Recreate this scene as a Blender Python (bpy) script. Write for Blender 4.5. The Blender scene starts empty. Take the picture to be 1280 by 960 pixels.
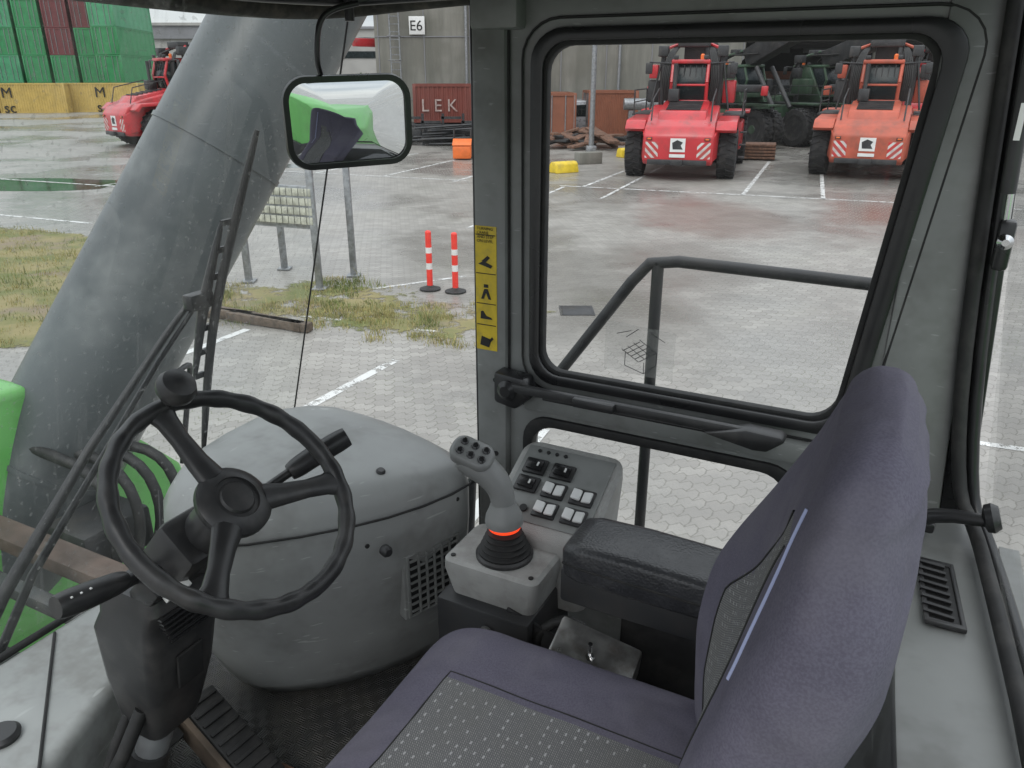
import bpy, bmesh, math, random
from mathutils import Vector, Matrix, noise
random.seed(7)
sc = bpy.context.scene
sc.view_settings.view_transform = 'Standard'
sc.view_settings.look = 'None'
sc.view_settings.exposure = 0

# ------------------------------------------------------------------ materials
class NT:
    def __init__(s, m):
        m.use_nodes = True
        s.t = m.node_tree; s.t.nodes.clear()
    def n(s, typ, **kw):
        nd = s.t.nodes.new(typ)
        for k, v in kw.items(): setattr(nd, k, v)
        return nd
    def link(s, a, b): s.t.links.new(a, b)
    def setin(s, nd, i, v):
        if hasattr(v, 'links'): s.link(v, nd.inputs[i])
        else: nd.inputs[i].default_value = v
    def math(s, op, a, b=0.0, c=None, clamp=False):
        nd = s.n('ShaderNodeMath', operation=op); nd.use_clamp = clamp
        s.setin(nd, 0, a); s.setin(nd, 1, b)
        if c is not None: s.setin(nd, 2, c)
        return nd.outputs[0]
    def vm(s, op, a, b=None, c=None, out=0):
        nd = s.n('ShaderNodeVectorMath', operation=op)
        s.setin(nd, 0, a)
        if b is not None: s.setin(nd, 1, b)
        if c is not None: s.setin(nd, 2, c)
        return nd.outputs[out]
    def noise(s, vec, scale, detail=3, rough=0.55):
        nd = s.n('ShaderNodeTexNoise'); nd.inputs['Scale'].default_value = scale
        nd.inputs['Detail'].default_value = detail; nd.inputs['Roughness'].default_value = rough
        s.link(vec, nd.inputs['Vector']); return nd.outputs['Fac']
    def ramp(s, fac, a, b, smooth=True):
        nd = s.n('ShaderNodeMapRange'); nd.interpolation_type = 'SMOOTHSTEP' if smooth else 'LINEAR'
        s.link(fac, nd.inputs[0]); nd.inputs[1].default_value = a; nd.inputs[2].default_value = b
        return nd.outputs[0]
    def mix(s, fac, a, b, blend='MIX'):
        nd = s.n('ShaderNodeMix', data_type='RGBA', blend_type=blend)
        s.setin(nd, 0, fac)
        for i, v in ((6, a), (7, b)):
            if hasattr(v, 'links'): s.link(v, nd.inputs[i])
            else: nd.inputs[i].default_value = (v[0], v[1], v[2], 1)
        return nd.outputs[2]
    def obj(s): return s.n('ShaderNodeTexCoord').outputs['Object']
    def pos(s): return s.n('ShaderNodeNewGeometry').outputs['Position']
    def bump(s, h, strength=0.3, dist=0.01):
        nd = s.n('ShaderNodeBump'); nd.inputs['Strength'].default_value = strength
        nd.inputs['Distance'].default_value = dist; s.link(h, nd.inputs['Height']); return nd.outputs[0]
    def out(s, sh):
        o = s.n('ShaderNodeOutputMaterial'); s.link(sh, o.inputs[0])
    def pr(s, col, rough, metal=0.0, normal=None, spec=None, coat=0.0):
        b = s.n('ShaderNodeBsdfPrincipled')
        if hasattr(col, 'links'): s.link(col, b.inputs['Base Color'])
        else: b.inputs['Base Color'].default_value = (col[0], col[1], col[2], 1)
        s.setin(b, 'Roughness', rough)
        b.inputs['Metallic'].default_value = metal
        if normal is not None: s.link(normal, b.inputs['Normal'])
        if spec is not None: b.inputs['Specular IOR Level'].default_value = spec
        if coat: b.inputs['Coat Weight'].default_value = coat; b.inputs['Coat Roughness'].default_value = 0.15
        return b.outputs[0]

def M(name, col, rough=0.5, metal=0.0, var=0.15, vs=6.0, bump=0.0, bs=200.0, dirt=None, dirtamt=0.0, spec=None, coat=0.0, scratch=0.0):
    m = bpy.data.materials.new(name); t = NT(m); v = t.obj()
    n1 = t.noise(v, vs, 2, 0.6)
    f = t.ramp(n1, 0.3, 0.7)
    c = t.mix(f, [x*(1-var) for x in col], [min(1, x*(1+var)) for x in col])
    if dirt:
        n2 = t.noise(v, vs*0.7+1, 4, 0.72)
        d = t.math('MULTIPLY', t.ramp(n2, 0.45, 0.70), dirtamt)
        c = t.mix(d, c, dirt)
    if scratch:
        mp = t.n('ShaderNodeMapping'); mp.inputs['Scale'].default_value = (30,6,140); mp.inputs['Rotation'].default_value = (0.3,0.5,0.2); t.link(v, mp.inputs[0])
        sc_n = t.ramp(t.noise(mp.outputs[0], 1.0, 1, 0.5), 0.70, 0.76)
        c = t.mix(t.math('MULTIPLY', sc_n, scratch), c, [min(1, x*2.0+0.05) for x in col])
    rg = t.math('ADD', t.math('MULTIPLY', t.math('SUBTRACT', n1, 0.5), 0.35), rough, clamp=True)
    nm = None
    if bump: nm = t.bump(t.noise(v, bs, 0), bump, 0.002)
    t.out(t.pr(c, rg, metal, nm, spec, coat)); return m

GREY = M('cab_grey_plastic', (0.28,0.288,0.282), 0.42, var=0.10, vs=5, dirt=(0.15,0.15,0.14), dirtamt=0.6, scratch=0.35)
GREYP = M('cab_grey_paint', (0.215,0.222,0.215), 0.42, var=0.10, vs=7, dirt=(0.12,0.12,0.11), dirtamt=0.55, scratch=0.3)
GREYL = M('light_grey_plastic', (0.32,0.33,0.32), 0.45, var=0.08, vs=8, dirt=(0.17,0.165,0.15), dirtamt=0.6, scratch=0.3)
PODG = M('pod_grey_plastic', (0.34,0.342,0.33), 0.5, var=0.08, vs=12, bump=0.3, bs=500, dirt=(0.18,0.17,0.155), dirtamt=0.55)
BLACK = M('black_plastic', (0.026,0.026,0.027), 0.40, var=0.2, vs=14, dirt=(0.085,0.08,0.075), dirtamt=0.35)
BLACKG = M('black_satin', (0.018,0.018,0.019), 0.3, var=0.2, dirt=(0.06,0.06,0.058), dirtamt=0.25)
RUBBER = M('black_rubber', (0.015,0.015,0.015), 0.65, var=0.3, vs=20, dirt=(0.07,0.065,0.06), dirtamt=0.3)
VINYL = M('black_vinyl', (0.032,0.033,0.036), 0.36, var=0.2, vs=18, bump=0.4, bs=260, dirt=(0.10,0.10,0.10), dirtamt=0.35)
HEAD = M('headliner_dark', (0.05,0.047,0.043), 0.9, var=0.4, vs=30, dirt=(0.14,0.12,0.10), dirtamt=0.5)
STEEL = M('galvanised_steel', (0.30,0.31,0.32), 0.45, 0.6, var=0.2, vs=12, dirt=(0.2,0.18,0.15), dirtamt=0.4)
BRUSH = M('bare_metal', (0.35,0.35,0.34), 0.35, 0.8, var=0.2, vs=30, dirt=(0.12,0.08,0.05), dirtamt=0.4)
RUST = M('rust', (0.16,0.085,0.055), 0.85, var=0.4, vs=9, dirt=(0.05,0.035,0.03), dirtamt=0.5)
BROWN = M('rusty_brown_beam', (0.085,0.06,0.048), 0.8, var=0.35, vs=7, dirt=(0.16,0.13,0.11), dirtamt=0.4)
WHITE = M('white_plastic', (0.72,0.73,0.72), 0.4, var=0.05, dirt=(0.4,0.39,0.36), dirtamt=0.4)
GREEN = M('green_machine_paint', (0.13,0.42,0.10), 0.35, var=0.08, vs=3, dirt=(0.11,0.25,0.08), dirtamt=0.5, coat=0.3)
BOOMG = M('boom_grey_paint', (0.078,0.088,0.090), 0.33, var=0.2, vs=1.0, dirt=(0.19,0.20,0.195), dirtamt=0.6, scratch=0.3)
REDP = M('red_machine_paint', (0.50,0.025,0.032), 0.35, var=0.12, vs=1.2, dirt=(0.16,0.04,0.035), dirtamt=0.55, coat=0.3)
ORNP = M('faded_red_paint', (0.44,0.09,0.05), 0.5, var=0.15, vs=1.5, dirt=(0.2,0.07,0.045), dirtamt=0.6)
TYRE = M('tyre', (0.016,0.016,0.017), 0.8, var=0.3, vs=5, dirt=(0.06,0.055,0.05), dirtamt=0.5)
DARK = M('dark_machine_steel', (0.028,0.029,0.031), 0.5, var=0.3, vs=3, dirt=(0.08,0.07,0.06), dirtamt=0.4)
DGLASS = M('dark_cab_window', (0.012,0.018,0.02), 0.25, var=0.3, vs=2, spec=0.25)
YELLOW = M('yellow_paint', (0.72,0.52,0.03), 0.5, var=0.1, vs=5, dirt=(0.3,0.22,0.08), dirtamt=0.4)
ORANGE = M('orange_plastic', (0.75,0.16,0.03), 0.5, var=0.1)
STICK = M('yellow_sticker', (0.66,0.48,0.03), 0.45, var=0.08, vs=40, dirt=(0.25,0.2,0.08), dirtamt=0.35)
INK = M('black_ink', (0.015,0.015,0.015), 0.6)
WHP = M('white_print', (0.72,0.72,0.70), 0.5, var=0.05)
FADEW = M('faded_white_print', (0.42,0.33,0.30), 0.6, var=0.2, vs=4, dirt=(0.2,0.07,0.05), dirtamt=0.7)
CHROME = M('chrome', (0.6,0.6,0.6), 0.15, 1.0, var=0.05)
SILV = M('silver_car_paint', (0.42,0.43,0.45), 0.3, 0.3, var=0.05)
POSTR = M('red_reflective', (0.80,0.05,0.035), 0.4, var=0.08)
WOOD = M('old_timber', (0.10,0.075,0.055), 0.85, var=0.35, vs=14)
TARP = M('camouflage_tarp', (0.07,0.10,0.04), 0.8, var=0.8, vs=1.6, dirt=(0.02,0.03,0.015), dirtamt=0.8)
MILG = M('dark_green_machine_paint', (0.035,0.07,0.04), 0.5, var=0.3, vs=2, dirt=(0.06,0.06,0.045), dirtamt=0.5)
JG = M('joystick_grey', (0.22,0.225,0.22), 0.42, dirt=(0.12,0.12,0.115), dirtamt=0.4)

m = bpy.data.materials.new('joystick_lit_ring'); t = NT(m)
e = t.n('ShaderNodeEmission'); e.inputs[0].default_value = (1, 0.07, 0.02, 1); e.inputs[1].default_value = 1.2; t.out(e.outputs[0]); LITRING = m

def glass_mat(name, tint, refl, dust, edge=0.5, refl_smear=False):
    m = bpy.data.materials.new(name); t = NT(m); v = t.obj()
    tr = t.n('ShaderNodeBsdfTransparent'); tr.inputs[0].default_value = (*tint, 1)
    gl = t.n('ShaderNodeBsdfGlossy'); gl.inputs['Roughness'].default_value = 0.02
    df = t.n('ShaderNodeBsdfDiffuse'); df.inputs[0].default_value = (0.75,0.75,0.73,1)
    lw = t.n('ShaderNodeLayerWeight'); lw.inputs[0].default_value = 0.5
    f = t.math('ADD', t.math('MULTIPLY', t.math('POWER', lw.outputs['Facing'], 4.0), edge), refl, clamp=True)
    m1 = t.n('ShaderNodeMixShader'); t.link(f, m1.inputs[0]); t.link(tr.outputs[0], m1.inputs[1]); t.link(gl.outputs[0], m1.inputs[2])
    d1 = t.ramp(t.noise(v, 2.2, 3, 0.7), 0.35, 0.8)
    if refl_smear:
        mp = t.n('ShaderNodeMapping'); mp.inputs['Scale'].default_value = (8,38,2.2); mp.inputs['Rotation'].default_value = (0.25,0,0); t.link(v, mp.inputs[0])
        d1 = t.math('ADD', t.math('MULTIPLY', d1, 0.6), t.ramp(t.noise(mp.outputs[0], 1.0, 3, 0.7), 0.52, 0.75))  # wiper dirt streaks, plus windscreen reflections painted in as pale colour
    sp = t.ramp(t.noise(v, 120.0, 0, 0.5), 0.68, 0.80)
    d = t.math('MULTIPLY', t.math('ADD', d1, t.math('MULTIPLY', sp, 1.6)), dust, clamp=True)
    m2 = t.n('ShaderNodeMixShader'); t.link(d, m2.inputs[0]); t.link(m1.outputs[0], m2.inputs[1]); t.link(df.outputs[0], m2.inputs[2])
    t.out(m2.outputs[0]); return m
GLASS = glass_mat('side_window_glass', (0.97,0.98,0.975), 0.015, 0.03)
WGLASS = glass_mat('windscreen_glass', (0.94,0.965,0.955), 0.045, 0.15, refl_smear=True)  # dust amount also carries the painted reflections

m = bpy.data.materials.new('mirror_glass'); t = NT(m)
t.out(t.pr((0.85,0.87,0.87), 0.02, 1.0)); MIRR = m

m = bpy.data.materials.new('seat_fabric'); t = NT(m); v = t.obj()
n1 = t.noise(v, 420, 1); n2 = t.noise(v, 7, 3, 0.6)
c = t.mix(t.ramp(n1, 0.25, 0.75), (0.108,0.100,0.134), (0.138,0.130,0.170))
c = t.mix(t.math('MULTIPLY', t.ramp(n2, 0.4, 0.75), 0.35), c, (0.19,0.18,0.20))
t.out(t.pr(c, 0.88, 0, t.bump(t.noise(v, 9, 2), 0.9, 0.02), 0.2)); FAB = m
m = bpy.data.materials.new('seat_insert_fabric'); t = NT(m); v = t.obj()
w = t.n('ShaderNodeTexBrick'); w.inputs['Scale'].default_value = 95; w.inputs['Mortar Size'].default_value = 0.08
w.inputs['Color1'].default_value = (0.30,0.30,0.285,1); w.inputs['Color2'].default_value = (0.21,0.21,0.205,1); w.inputs['Mortar'].default_value = (0.13,0.13,0.135,1)
sx = t.n('ShaderNodeSeparateXYZ'); t.link(v, sx.inputs[0])
cx = t.n('ShaderNodeCombineXYZ'); t.link(t.math('SUBTRACT', sx.outputs[0], sx.outputs[2]), cx.inputs[0]); t.link(sx.outputs[1], cx.inputs[1])
rt = t.n('ShaderNodeMapping'); rt.inputs['Rotation'].default_value = (0, 0, 0.75); t.link(cx.outputs[0], rt.inputs[0])
t.link(rt.outputs[0], w.inputs['Vector'])
sc1 = t.vm('SCALE', cx.outputs[0]); sc1.node.inputs['Scale'].default_value = 70
fr = t.vm('FRACTION', sc1); s2 = t.n('ShaderNodeSeparateXYZ'); t.link(fr, s2.inputs[0])
dx = t.math('ABSOLUTE', t.math('SUBTRACT', s2.outputs[0], 0.5)); dy = t.math('ABSOLUTE', t.math('SUBTRACT', s2.outputs[1], 0.5))
wn = t.n('ShaderNodeTexWhiteNoise', noise_dimensions='3D'); t.link(t.vm('FLOOR', sc1), wn.inputs[0])
i1 = t.math('MULTIPLY', t.math('LESS_THAN', dx, 0.10), t.math('LESS_THAN', dy, 0.19))
inside_ = t.math('MULTIPLY', i1, t.math('GREATER_THAN', wn.outputs[0], 0.5))
c = t.mix(t.math('MULTIPLY', inside_, 0.65), w.outputs[0], (0.50,0.50,0.50))
c = t.mix(t.math('MULTIPLY', t.ramp(t.noise(v, 8, 3), 0.4, 0.75), 0.4), c, (0.15,0.147,0.135))
t.out(t.pr(c, 0.9, 0, None, 0.15)); INS = m
PIPE = M('light_blue_piping', (0.40,0.44,0.66), 0.7, var=0.1)

m = bpy.data.materials.new('floor_mat_rubber'); t = NT(m); v = t.obj()
ck = t.n('ShaderNodeTexChecker'); ck.inputs['Scale'].default_value = 45; t.link(v, ck.inputs[0])
wv = t.n('ShaderNodeTexWave'); wv.bands_direction = 'X'; wv.inputs['Scale'].default_value = 60; t.link(v, wv.inputs[0])
wv2 = t.n('ShaderNodeTexWave'); wv2.bands_direction = 'Y'; wv2.inputs['Scale'].default_value = 60; t.link(v, wv2.inputs[0])
h = t.n('ShaderNodeMix'); t.link(ck.outputs['Fac'], h.inputs[0]); t.link(wv.outputs['Fac'], h.inputs[2]); t.link(wv2.outputs['Fac'], h.inputs[3])
c = t.mix(t.ramp(t.noise(v, 9, 4, 0.7), 0.35, 0.7), (0.03,0.03,0.03), (0.10,0.09,0.075))
c = t.mix(h.outputs[0], c, (0.07,0.07,0.068))
t.out(t.pr(c, 0.45, 0, t.bump(h.outputs[0], 0.9, 0.004))); MAT = m

def corr(name, col, rustamt=0.3):
    m = bpy.data.materials.new(name); t = NT(m); v = t.obj()
    c = t.mix(t.ramp(t.noise(v, 1.2, 3, 0.7), 0.3, 0.75), [x*0.75 for x in col], col)
    c = t.mix(t.math('MULTIPLY', t.ramp(t.noise(v, 2.5, 4, 0.75), 0.55, 0.7), rustamt), c, (0.12,0.05,0.03))
    t.out(t.pr(c, 0.5)); return m
CG = corr('green_container_paint', (0.03,0.26,0.09)); CG2 = corr('pale_green_container_paint', (0.07,0.33,0.16)); CR = corr('maroon_container_paint', (0.16,0.03,0.035))
CY = corr('yellow_container_paint', (0.60,0.42,0.12), 0.2); CRU = corr('rust_red_container_paint', (0.20,0.05,0.035), 0.6); CO = corr('orange_brown_container_paint', (0.30,0.11,0.06), 0.6)

m = bpy.data.materials.new('concrete_wall'); t = NT(m); v = t.pos()
mp = t.n('ShaderNodeMapping'); mp.inputs['Scale'].default_value = (1, 1, 0.12); t.link(v, mp.inputs[0])
st_ = t.noise(mp.outputs[0], 1.6, 4, 0.65)
c = t.mix(t.ramp(st_, 0.3, 0.75), (0.16,0.158,0.135), (0.25,0.24,0.21))
c = t.mix(t.math('MULTIPLY', t.ramp(t.noise(v, 0.35, 3, 0.6), 0.5, 0.7), 0.5), c, (0.10,0.10,0.08))
t.out(t.pr(c, 0.85)); CONC = m
FASC = M('light_fascia', (0.42,0.45,0.46), 0.6, var=0.06)
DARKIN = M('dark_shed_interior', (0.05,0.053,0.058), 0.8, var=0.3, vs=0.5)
FARB = M('far_building_cladding', (0.36,0.35,0.33), 0.8, var=0.1, vs=0.2)
FARR = M('far_building_roof', (0.22,0.22,0.23), 0.8, var=0.1, vs=0.2)

# ------------------------------------------------------------------ builders
CAB = Matrix(((-0.89,-0.456,0,0),(0.456,-0.89,0,0),(0,0,1,3.2),(0,0,0,1)))
def chaikin(pts, it=2, closed=False):
    pts = [Vector(p) for p in pts]
    for _ in range(it):
        q = []; n = len(pts)
        rng = range(n) if closed else range(n-1)
        if not closed: q.append(pts[0])
        for i in rng:
            a, b = pts[i], pts[(i+1) % n]
            q.append(a*0.75+b*0.25); q.append(a*0.25+b*0.75)
        if not closed: q.append(pts[-1])
        pts = q
    return pts
def rrect(x0, x1, y0, y1, r, n=6):
    o = []
    for cx, cy, a0 in ((x1-r, y1-r, 0), (x0+r, y1-r, 90), (x0+r, y0+r, 180), (x1-r, y0+r, 270)):
        for i in range(n+1):
            a = math.radians(a0+90*i/n); o.append((cx+r*math.cos(a), cy+r*math.sin(a)))
    return o
class G:
    def __init__(s, name, M4=None, cab=False):
        s.e = bpy.data.objects.new(name, None); s.e.empty_display_size = 0.2
        sc.collection.objects.link(s.e)
        s.cab = cab
        s.e.matrix_world = CAB if cab else (M4 or Matrix())
    def q(s, p):
        return (p[0], -p[1], p[2]) if s.cab else (p[0], p[1], p[2])
    def mesh(s, name, vs, fs, mat, bev=0, seg=2, sub=0, ang=40, smooth=True, matf=None, recalc=True):
        me = bpy.data.meshes.new(name); me.from_pydata([s.q(v) for v in vs], [], fs)
        mats = mat if isinstance(mat, (list, tuple)) else [mat]
        for x in mats: me.materials.append(x)
        bm = bmesh.new(); bm.from_mesh(me)
        if matf:
            for f in bm.faces: f.material_index = matf(f)
        if recalc: bmesh.ops.recalc_face_normals(bm, faces=bm.faces)
        if bev:
            es = [e for e in bm.edges if len(e.link_faces) == 2 and e.calc_face_angle(0) > 0.5]
            bmesh.ops.bevel(bm, geom=es, offset=bev, segments=seg, affect='EDGES', profile=0.5, clamp_overlap=True)
        if smooth:
            for f in bm.faces: f.smooth = True
            a = math.radians(ang)
            for e in bm.edges:
                if len(e.link_faces) == 2: e.smooth = e.calc_face_angle(0) < a
        bm.to_mesh(me); bm.free()
        ob = bpy.data.objects.new(name, me); sc.collection.objects.link(ob); ob.parent = s.e
        return ob
    def box(s, name, c, size, mat, bev=0.0, ax=None, seg=2):
        c = Vector(c)
        X, Y, Z = (Vector(a).normalized() for a in (ax or ((1,0,0),(0,1,0),(0,0,1))))
        vs = []
        for i in (-.5,.5):
            for j in (-.5,.5):
                for k in (-.5,.5): vs.append(c+X*size[0]*i+Y*size[1]*j+Z*size[2]*k)
        fs = [(0,1,3,2),(4,6,7,5),(0,4,5,1),(2,3,7,6),(0,2,6,4),(1,5,7,3)]
        return s.mesh(name, vs, fs, mat, bev, seg)
    def prism(s, name, pts, ext, mat, bev=0.0, seg=2):
        ext = Vector(ext); n = len(pts); a = [Vector(p) for p in pts]
        vs = a+[p+ext for p in a]
        fs = [tuple(range(n)), tuple(range(2*n-1, n-1, -1))]+[(i, (i+1) % n, n+(i+1) % n, n+i) for i in range(n)]
        return s.mesh(name, vs, fs, mat, bev, seg)
    def loft(s, name, loops, mat, cap=True, matf=None, ang=50, bev=0):
        n = len(loops[0]); vs = [p for l in loops for p in l]; fs = []
        for k in range(len(loops)-1):
            for i in range(n):
                fs.append((k*n+i, k*n+(i+1) % n, (k+1)*n+(i+1) % n, (k+1)*n+i))
        if cap: fs += [tuple(range(n)), tuple(range(len(vs)-1, len(vs)-n-1, -1))]
        return s.mesh(name, vs, fs, mat, matf=matf, ang=ang, bev=bev)
    def ring(s, name, outer, inner, ext, mat, bev=0.0):
        ext = Vector(ext); n = len(outer)
        L = [[Vector(p) for p in outer], [Vector(p)+ext for p in outer], [Vector(p)+ext for p in inner], [Vector(p) for p in inner]]
        vs = [p for l in L for p in l]; fs = []
        for k in range(4):
            for i in range(n):
                fs.append((k*n+i, k*n+(i+1) % n, ((k+1) % 4)*n+(i+1) % n, ((k+1) % 4)*n+i))
        return s.mesh(name, vs, fs, mat, bev, ang=35)
    def tube(s, name, pts, r, mat, n=12, closed=False, flat=1.0, smooth=0, up=None):
        pts = [Vector(p) for p in pts]
        if smooth: pts = chaikin(pts, smooth, closed)
        N = len(pts); rr = r if isinstance(r, (list, tuple)) else None
        vs = []; prev = None
        for i, p in enumerate(pts):
            a = pts[i-1] if (i > 0 or closed) else p
            b = pts[(i+1) % N] if (i < N-1 or closed) else p
            tg = (b-a).normalized()
            if prev is None:
                u = Vector(up) if up else (Vector((0,0,1)) if abs(tg.z) < 0.9 else Vector((1,0,0)))
            else: u = prev
            u = (u-tg*u.dot(tg)).normalized(); prev = u; w = tg.cross(u)
            if rr:
                k = i/(N-1)*(len(rr)-1); k0 = min(int(k), len(rr)-2)
                rad = rr[k0]*(1-(k-k0))+rr[k0+1]*(k-k0)
            else: rad = r
            for j in range(n):
                t_ = 2*math.pi*j/n
                vs.append(p+u*math.cos(t_)*rad*flat+w*math.sin(t_)*rad)
        fs = []
        for i in range(N if closed else N-1):
            for j in range(n):
                fs.append((i*n+j, i*n+(j+1) % n, ((i+1) % N)*n+(j+1) % n, ((i+1) % N)*n+j))
        if not closed: fs += [tuple(range(n)), tuple(range(N*n-1, N*n-n-1, -1))]
        return s.mesh(name, vs, fs, mat, ang=50)
    def lathe(s, name, prof, o, axis, mat, n=28, matf=None):
        o = Vector(o); ax = Vector(axis).normalized()
        u = ax.orthogonal().normalized(); w = ax.cross(u); vs = []
        for r, h in prof:
            for j in range(n):
                t_ = 2*math.pi*j/n; vs.append(o+ax*h+(u*math.cos(t_)+w*math.sin(t_))*max(r, 1e-4))
        N = len(prof); fs = []
        for i in range(N-1):
            for j in range(n): fs.append((i*n+j, i*n+(j+1) % n, (i+1)*n+(j+1) % n, (i+1)*n+j))
        fs += [tuple(range(n)), tuple(range(N*n-1, N*n-n-1, -1))]
        return s.mesh(name, vs, fs, mat, ang=35, matf=matf)
    def sheet(s, name, pts, mat):
        return s.mesh(name, pts, [tuple(range(len(pts)))], mat, smooth=False, recalc=False)
    def text(s, name, body, size, org, xdir, ydir, mat):
        cu = bpy.data.curves.new(name, 'FONT'); cu.body = body; cu.size = size; cu.extrude = size*0.01
        tmp = bpy.data.objects.new('tmp', cu); sc.collection.objects.link(tmp)
        dg = bpy.context.evaluated_depsgraph_get()
        me = bpy.data.meshes.new_from_object(tmp.evaluated_get(dg)); bpy.data.objects.remove(tmp)
        X = Vector(xdir).normalized(); Y = Vector(ydir).normalized(); o = Vector(org)
        for v in me.vertices:
            p = o+X*v.co.x+Y*v.co.y+X.cross(Y)*v.co.z
            v.co = Vector(s.q(p))
        me.materials.clear(); me.materials.append(mat)
        ob = bpy.data.objects.new(name, me); sc.collection.objects.link(ob); ob.parent = s.e; return ob
def W(z): return 1.13-0.29*z      # windscreen plane, F as function of height

# ================================================================== CAB SHELL
cab = G('machine_cab', cab=True)
def wl(l, R):   # wall loop; rear edge of the window leans slightly
    return [(a+((0.655-a)/0.61)*(-(b+0.27)*0.10-0.015), R, b) for a, b in l]
def wl0(l, R): return [(a, R, b) for a, b in l]
win_in = rrect(0.028, 0.665, -0.602, 0.072, 0.055)
win_glass = rrect(0.05, 0.645, -0.582, 0.052, 0.045)
outer = rrect(-0.035, 0.725, -0.672, 0.15, 0.01)
cab.ring('side_window_surround', wl(outer, 1.40), wl(win_in, 1.405), (0, 0.05, 0), GREYP, 0.004)
cab.ring('window_rubber_seal', wl(rrect(0.010,0.675,-0.612,0.082,0.06), 1.392), wl(rrect(0.040,0.653,-0.590,0.06,0.05), 1.392), (0, 0.02, 0), BLACKG, 0.004)
cab.ring('window_inner_seal', wl(rrect(0.036,0.657,-0.594,0.064,0.052), 1.402), wl(win_glass, 1.402), (0, 0.02, 0), RUBBER, 0.003)
cab.sheet('side_window_pane', wl(rrect(0.035,0.66,-0.597,0.067,0.05), 1.415), GLASS)
cab.tube('window_trim_groove', [Vector(p) for p in wl(rrect(-0.008,0.692,-0.628,0.098,0.07), 1.3985)], 0.0025, RUBBER, 6, closed=True)
cab.box('side_pillar', (0.762, 1.415, -0.60), (0.075, 0.06, 1.50), GREYP, 0.010)
cab.box('side_pillar_dark_edge', (0.803, 1.425, -0.60), (0.012, 0.05, 1.50), BLACKG, 0.003)
cab.tube('pillar_groove_seal', [(0.724,1.398,0.14),(0.724,1.398,-0.60)], 0.004, RUBBER, 6)
cab.box('pillar_head_bracket', (0.74, 1.39, 0.115), (0.10, 0.05, 0.07), GREYP, 0.008)
for z in (0.105,-0.62,-0.80): cab.lathe('pillar_screw', [(0.006,0),(0.006,0.003),(0.003,0.003)], (0.75,1.386,z), (0,-1,0), INK, 10)
lo_o = rrect(0.02, 0.725, -1.10, -0.675, 0.02); lo_i = rrect(0.118, 0.672, -1.055, -0.705, 0.06)
cab.ring('lower_window_surround', wl0(lo_o, 1.405), wl0(lo_i, 1.405), (0, 0.04, 0), GREYP, 0.004)
cab.ring('lower_window_seal', wl0(rrect(0.10,0.69,-1.075,-0.693,0.06), 1.397), wl0(rrect(0.122,0.668,-1.05,-0.715,0.055), 1.397), (0, 0.03, 0), RUBBER, 0.004)
cab.sheet('lower_window_pane', wl0(rrect(0.115,0.675,-1.058,-0.70,0.06), 1.42), GLASS)
cab.box('lower_side_wall', (0.33, 1.425, -1.235), (0.80, 0.05, 0.28), GREYP, 0.006)
cab.box('window_sill_return', (0.35, 1.392, -0.653), (0.66, 0.030, 0.044), GREYP, 0.010)
cab.prism('rear_pillar', [(0.0,1.397,0.15),(-0.075,1.397,0.15),(-0.135,1.397,-0.72),(-0.135,1.397,-1.35),(0.07,1.397,-1.35),(0.07,1.397,-0.68),(0.0,1.397,-0.66)], (0,0.05,0), GREYP, 0.006)
cab.tube('rear_pillar_seal', [(-0.078,1.385,0.14),(-0.112,1.385,-0.40),(-0.150,1.375,-0.66),(-0.185,1.33,-0.70),(-0.20,1.15,-0.70),(-0.222,0.85,-0.70),(-0.24,0.5,-0.70)], 0.011, RUBBER, 10, smooth=2)
cab.tube('rear_pillar_seal_outer', [(-0.098,1.40,0.14),(-0.135,1.40,-0.40),(-0.172,1.385,-0.67),(-0.205,1.34,-0.715),(-0.224,1.15,-0.715),(-0.246,0.85,-0.715),(-0.262,0.5,-0.715)], 0.010, BLACKG, 10, smooth=2)
cab.prism('rear_pillar_outer_black', [(-0.075,1.40,0.15),(-0.112,1.40,0.15),(-0.18,1.40,-0.72),(-0.135,1.40,-0.72)], (0,0.04,0), BLACKG, 0.004)
cab.prism('rear_sill_ledge', [(-0.195,1.395,-0.725),(-0.245,0.3,-0.725),(-0.12,0.3,-0.735),(-0.085,0.9,-0.735),(-0.065,1.395,-0.735)], (0,0,-0.03), GREYP, 0.008)
cab.prism('rear_lower_panel', [(-0.07,1.395,-0.76),(-0.13,0.3,-0.76),(-0.06,0.3,-1.35),(-0.02,1.395,-1.35)], (-0.03,0,0), GREYP)
cab.box('rear_wall_below_window', (-0.25, 0.85, -1.07), (0.03, 1.1, 0.62), GREYP)
cab.ring('sill_air_vent_frame', [(-0.170,1.065,-0.727),(-0.155,1.235,-0.727),(-0.103,1.235,-0.727),(-0.116,1.065,-0.727)], [(-0.162,1.075,-0.727),(-0.149,1.225,-0.727),(-0.110,1.225,-0.727),(-0.122,1.075,-0.727)], (0,0,0.008), BLACK, 0.002)
cab.prism('sill_air_vent_well', [(-0.165,1.07,-0.7245),(-0.151,1.23,-0.7245),(-0.108,1.23,-0.7245),(-0.120,1.07,-0.7245)], (0,0,0.002), INK)
for i in range(8):
    R = 1.085+i*0.019
    cab.box('sill_air_vent_slat_%d' % i, (-0.150+0.09*(R-1.07)+0.015, R, -0.719), (0.04, 0.004, 0.008), BLACK, ax=((1,0.1,0),(-0.1,1,0.5),(0,-0.5,1)))
cab.tube('rear_window_latch_arm', [(-0.09,1.30,-0.69),(-0.13,1.29,-0.665),(-0.19,1.28,-0.655)], [0.016,0.012,0.010], BLACKG, 10, smooth=1)
cab.lathe('rear_window_latch_knob', [(0.012,0),(0.022,0.004),(0.024,0.014),(0.018,0.024)], (-0.185,1.285,-0.655), (-0.8,0,0.3), BLACKG)
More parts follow.
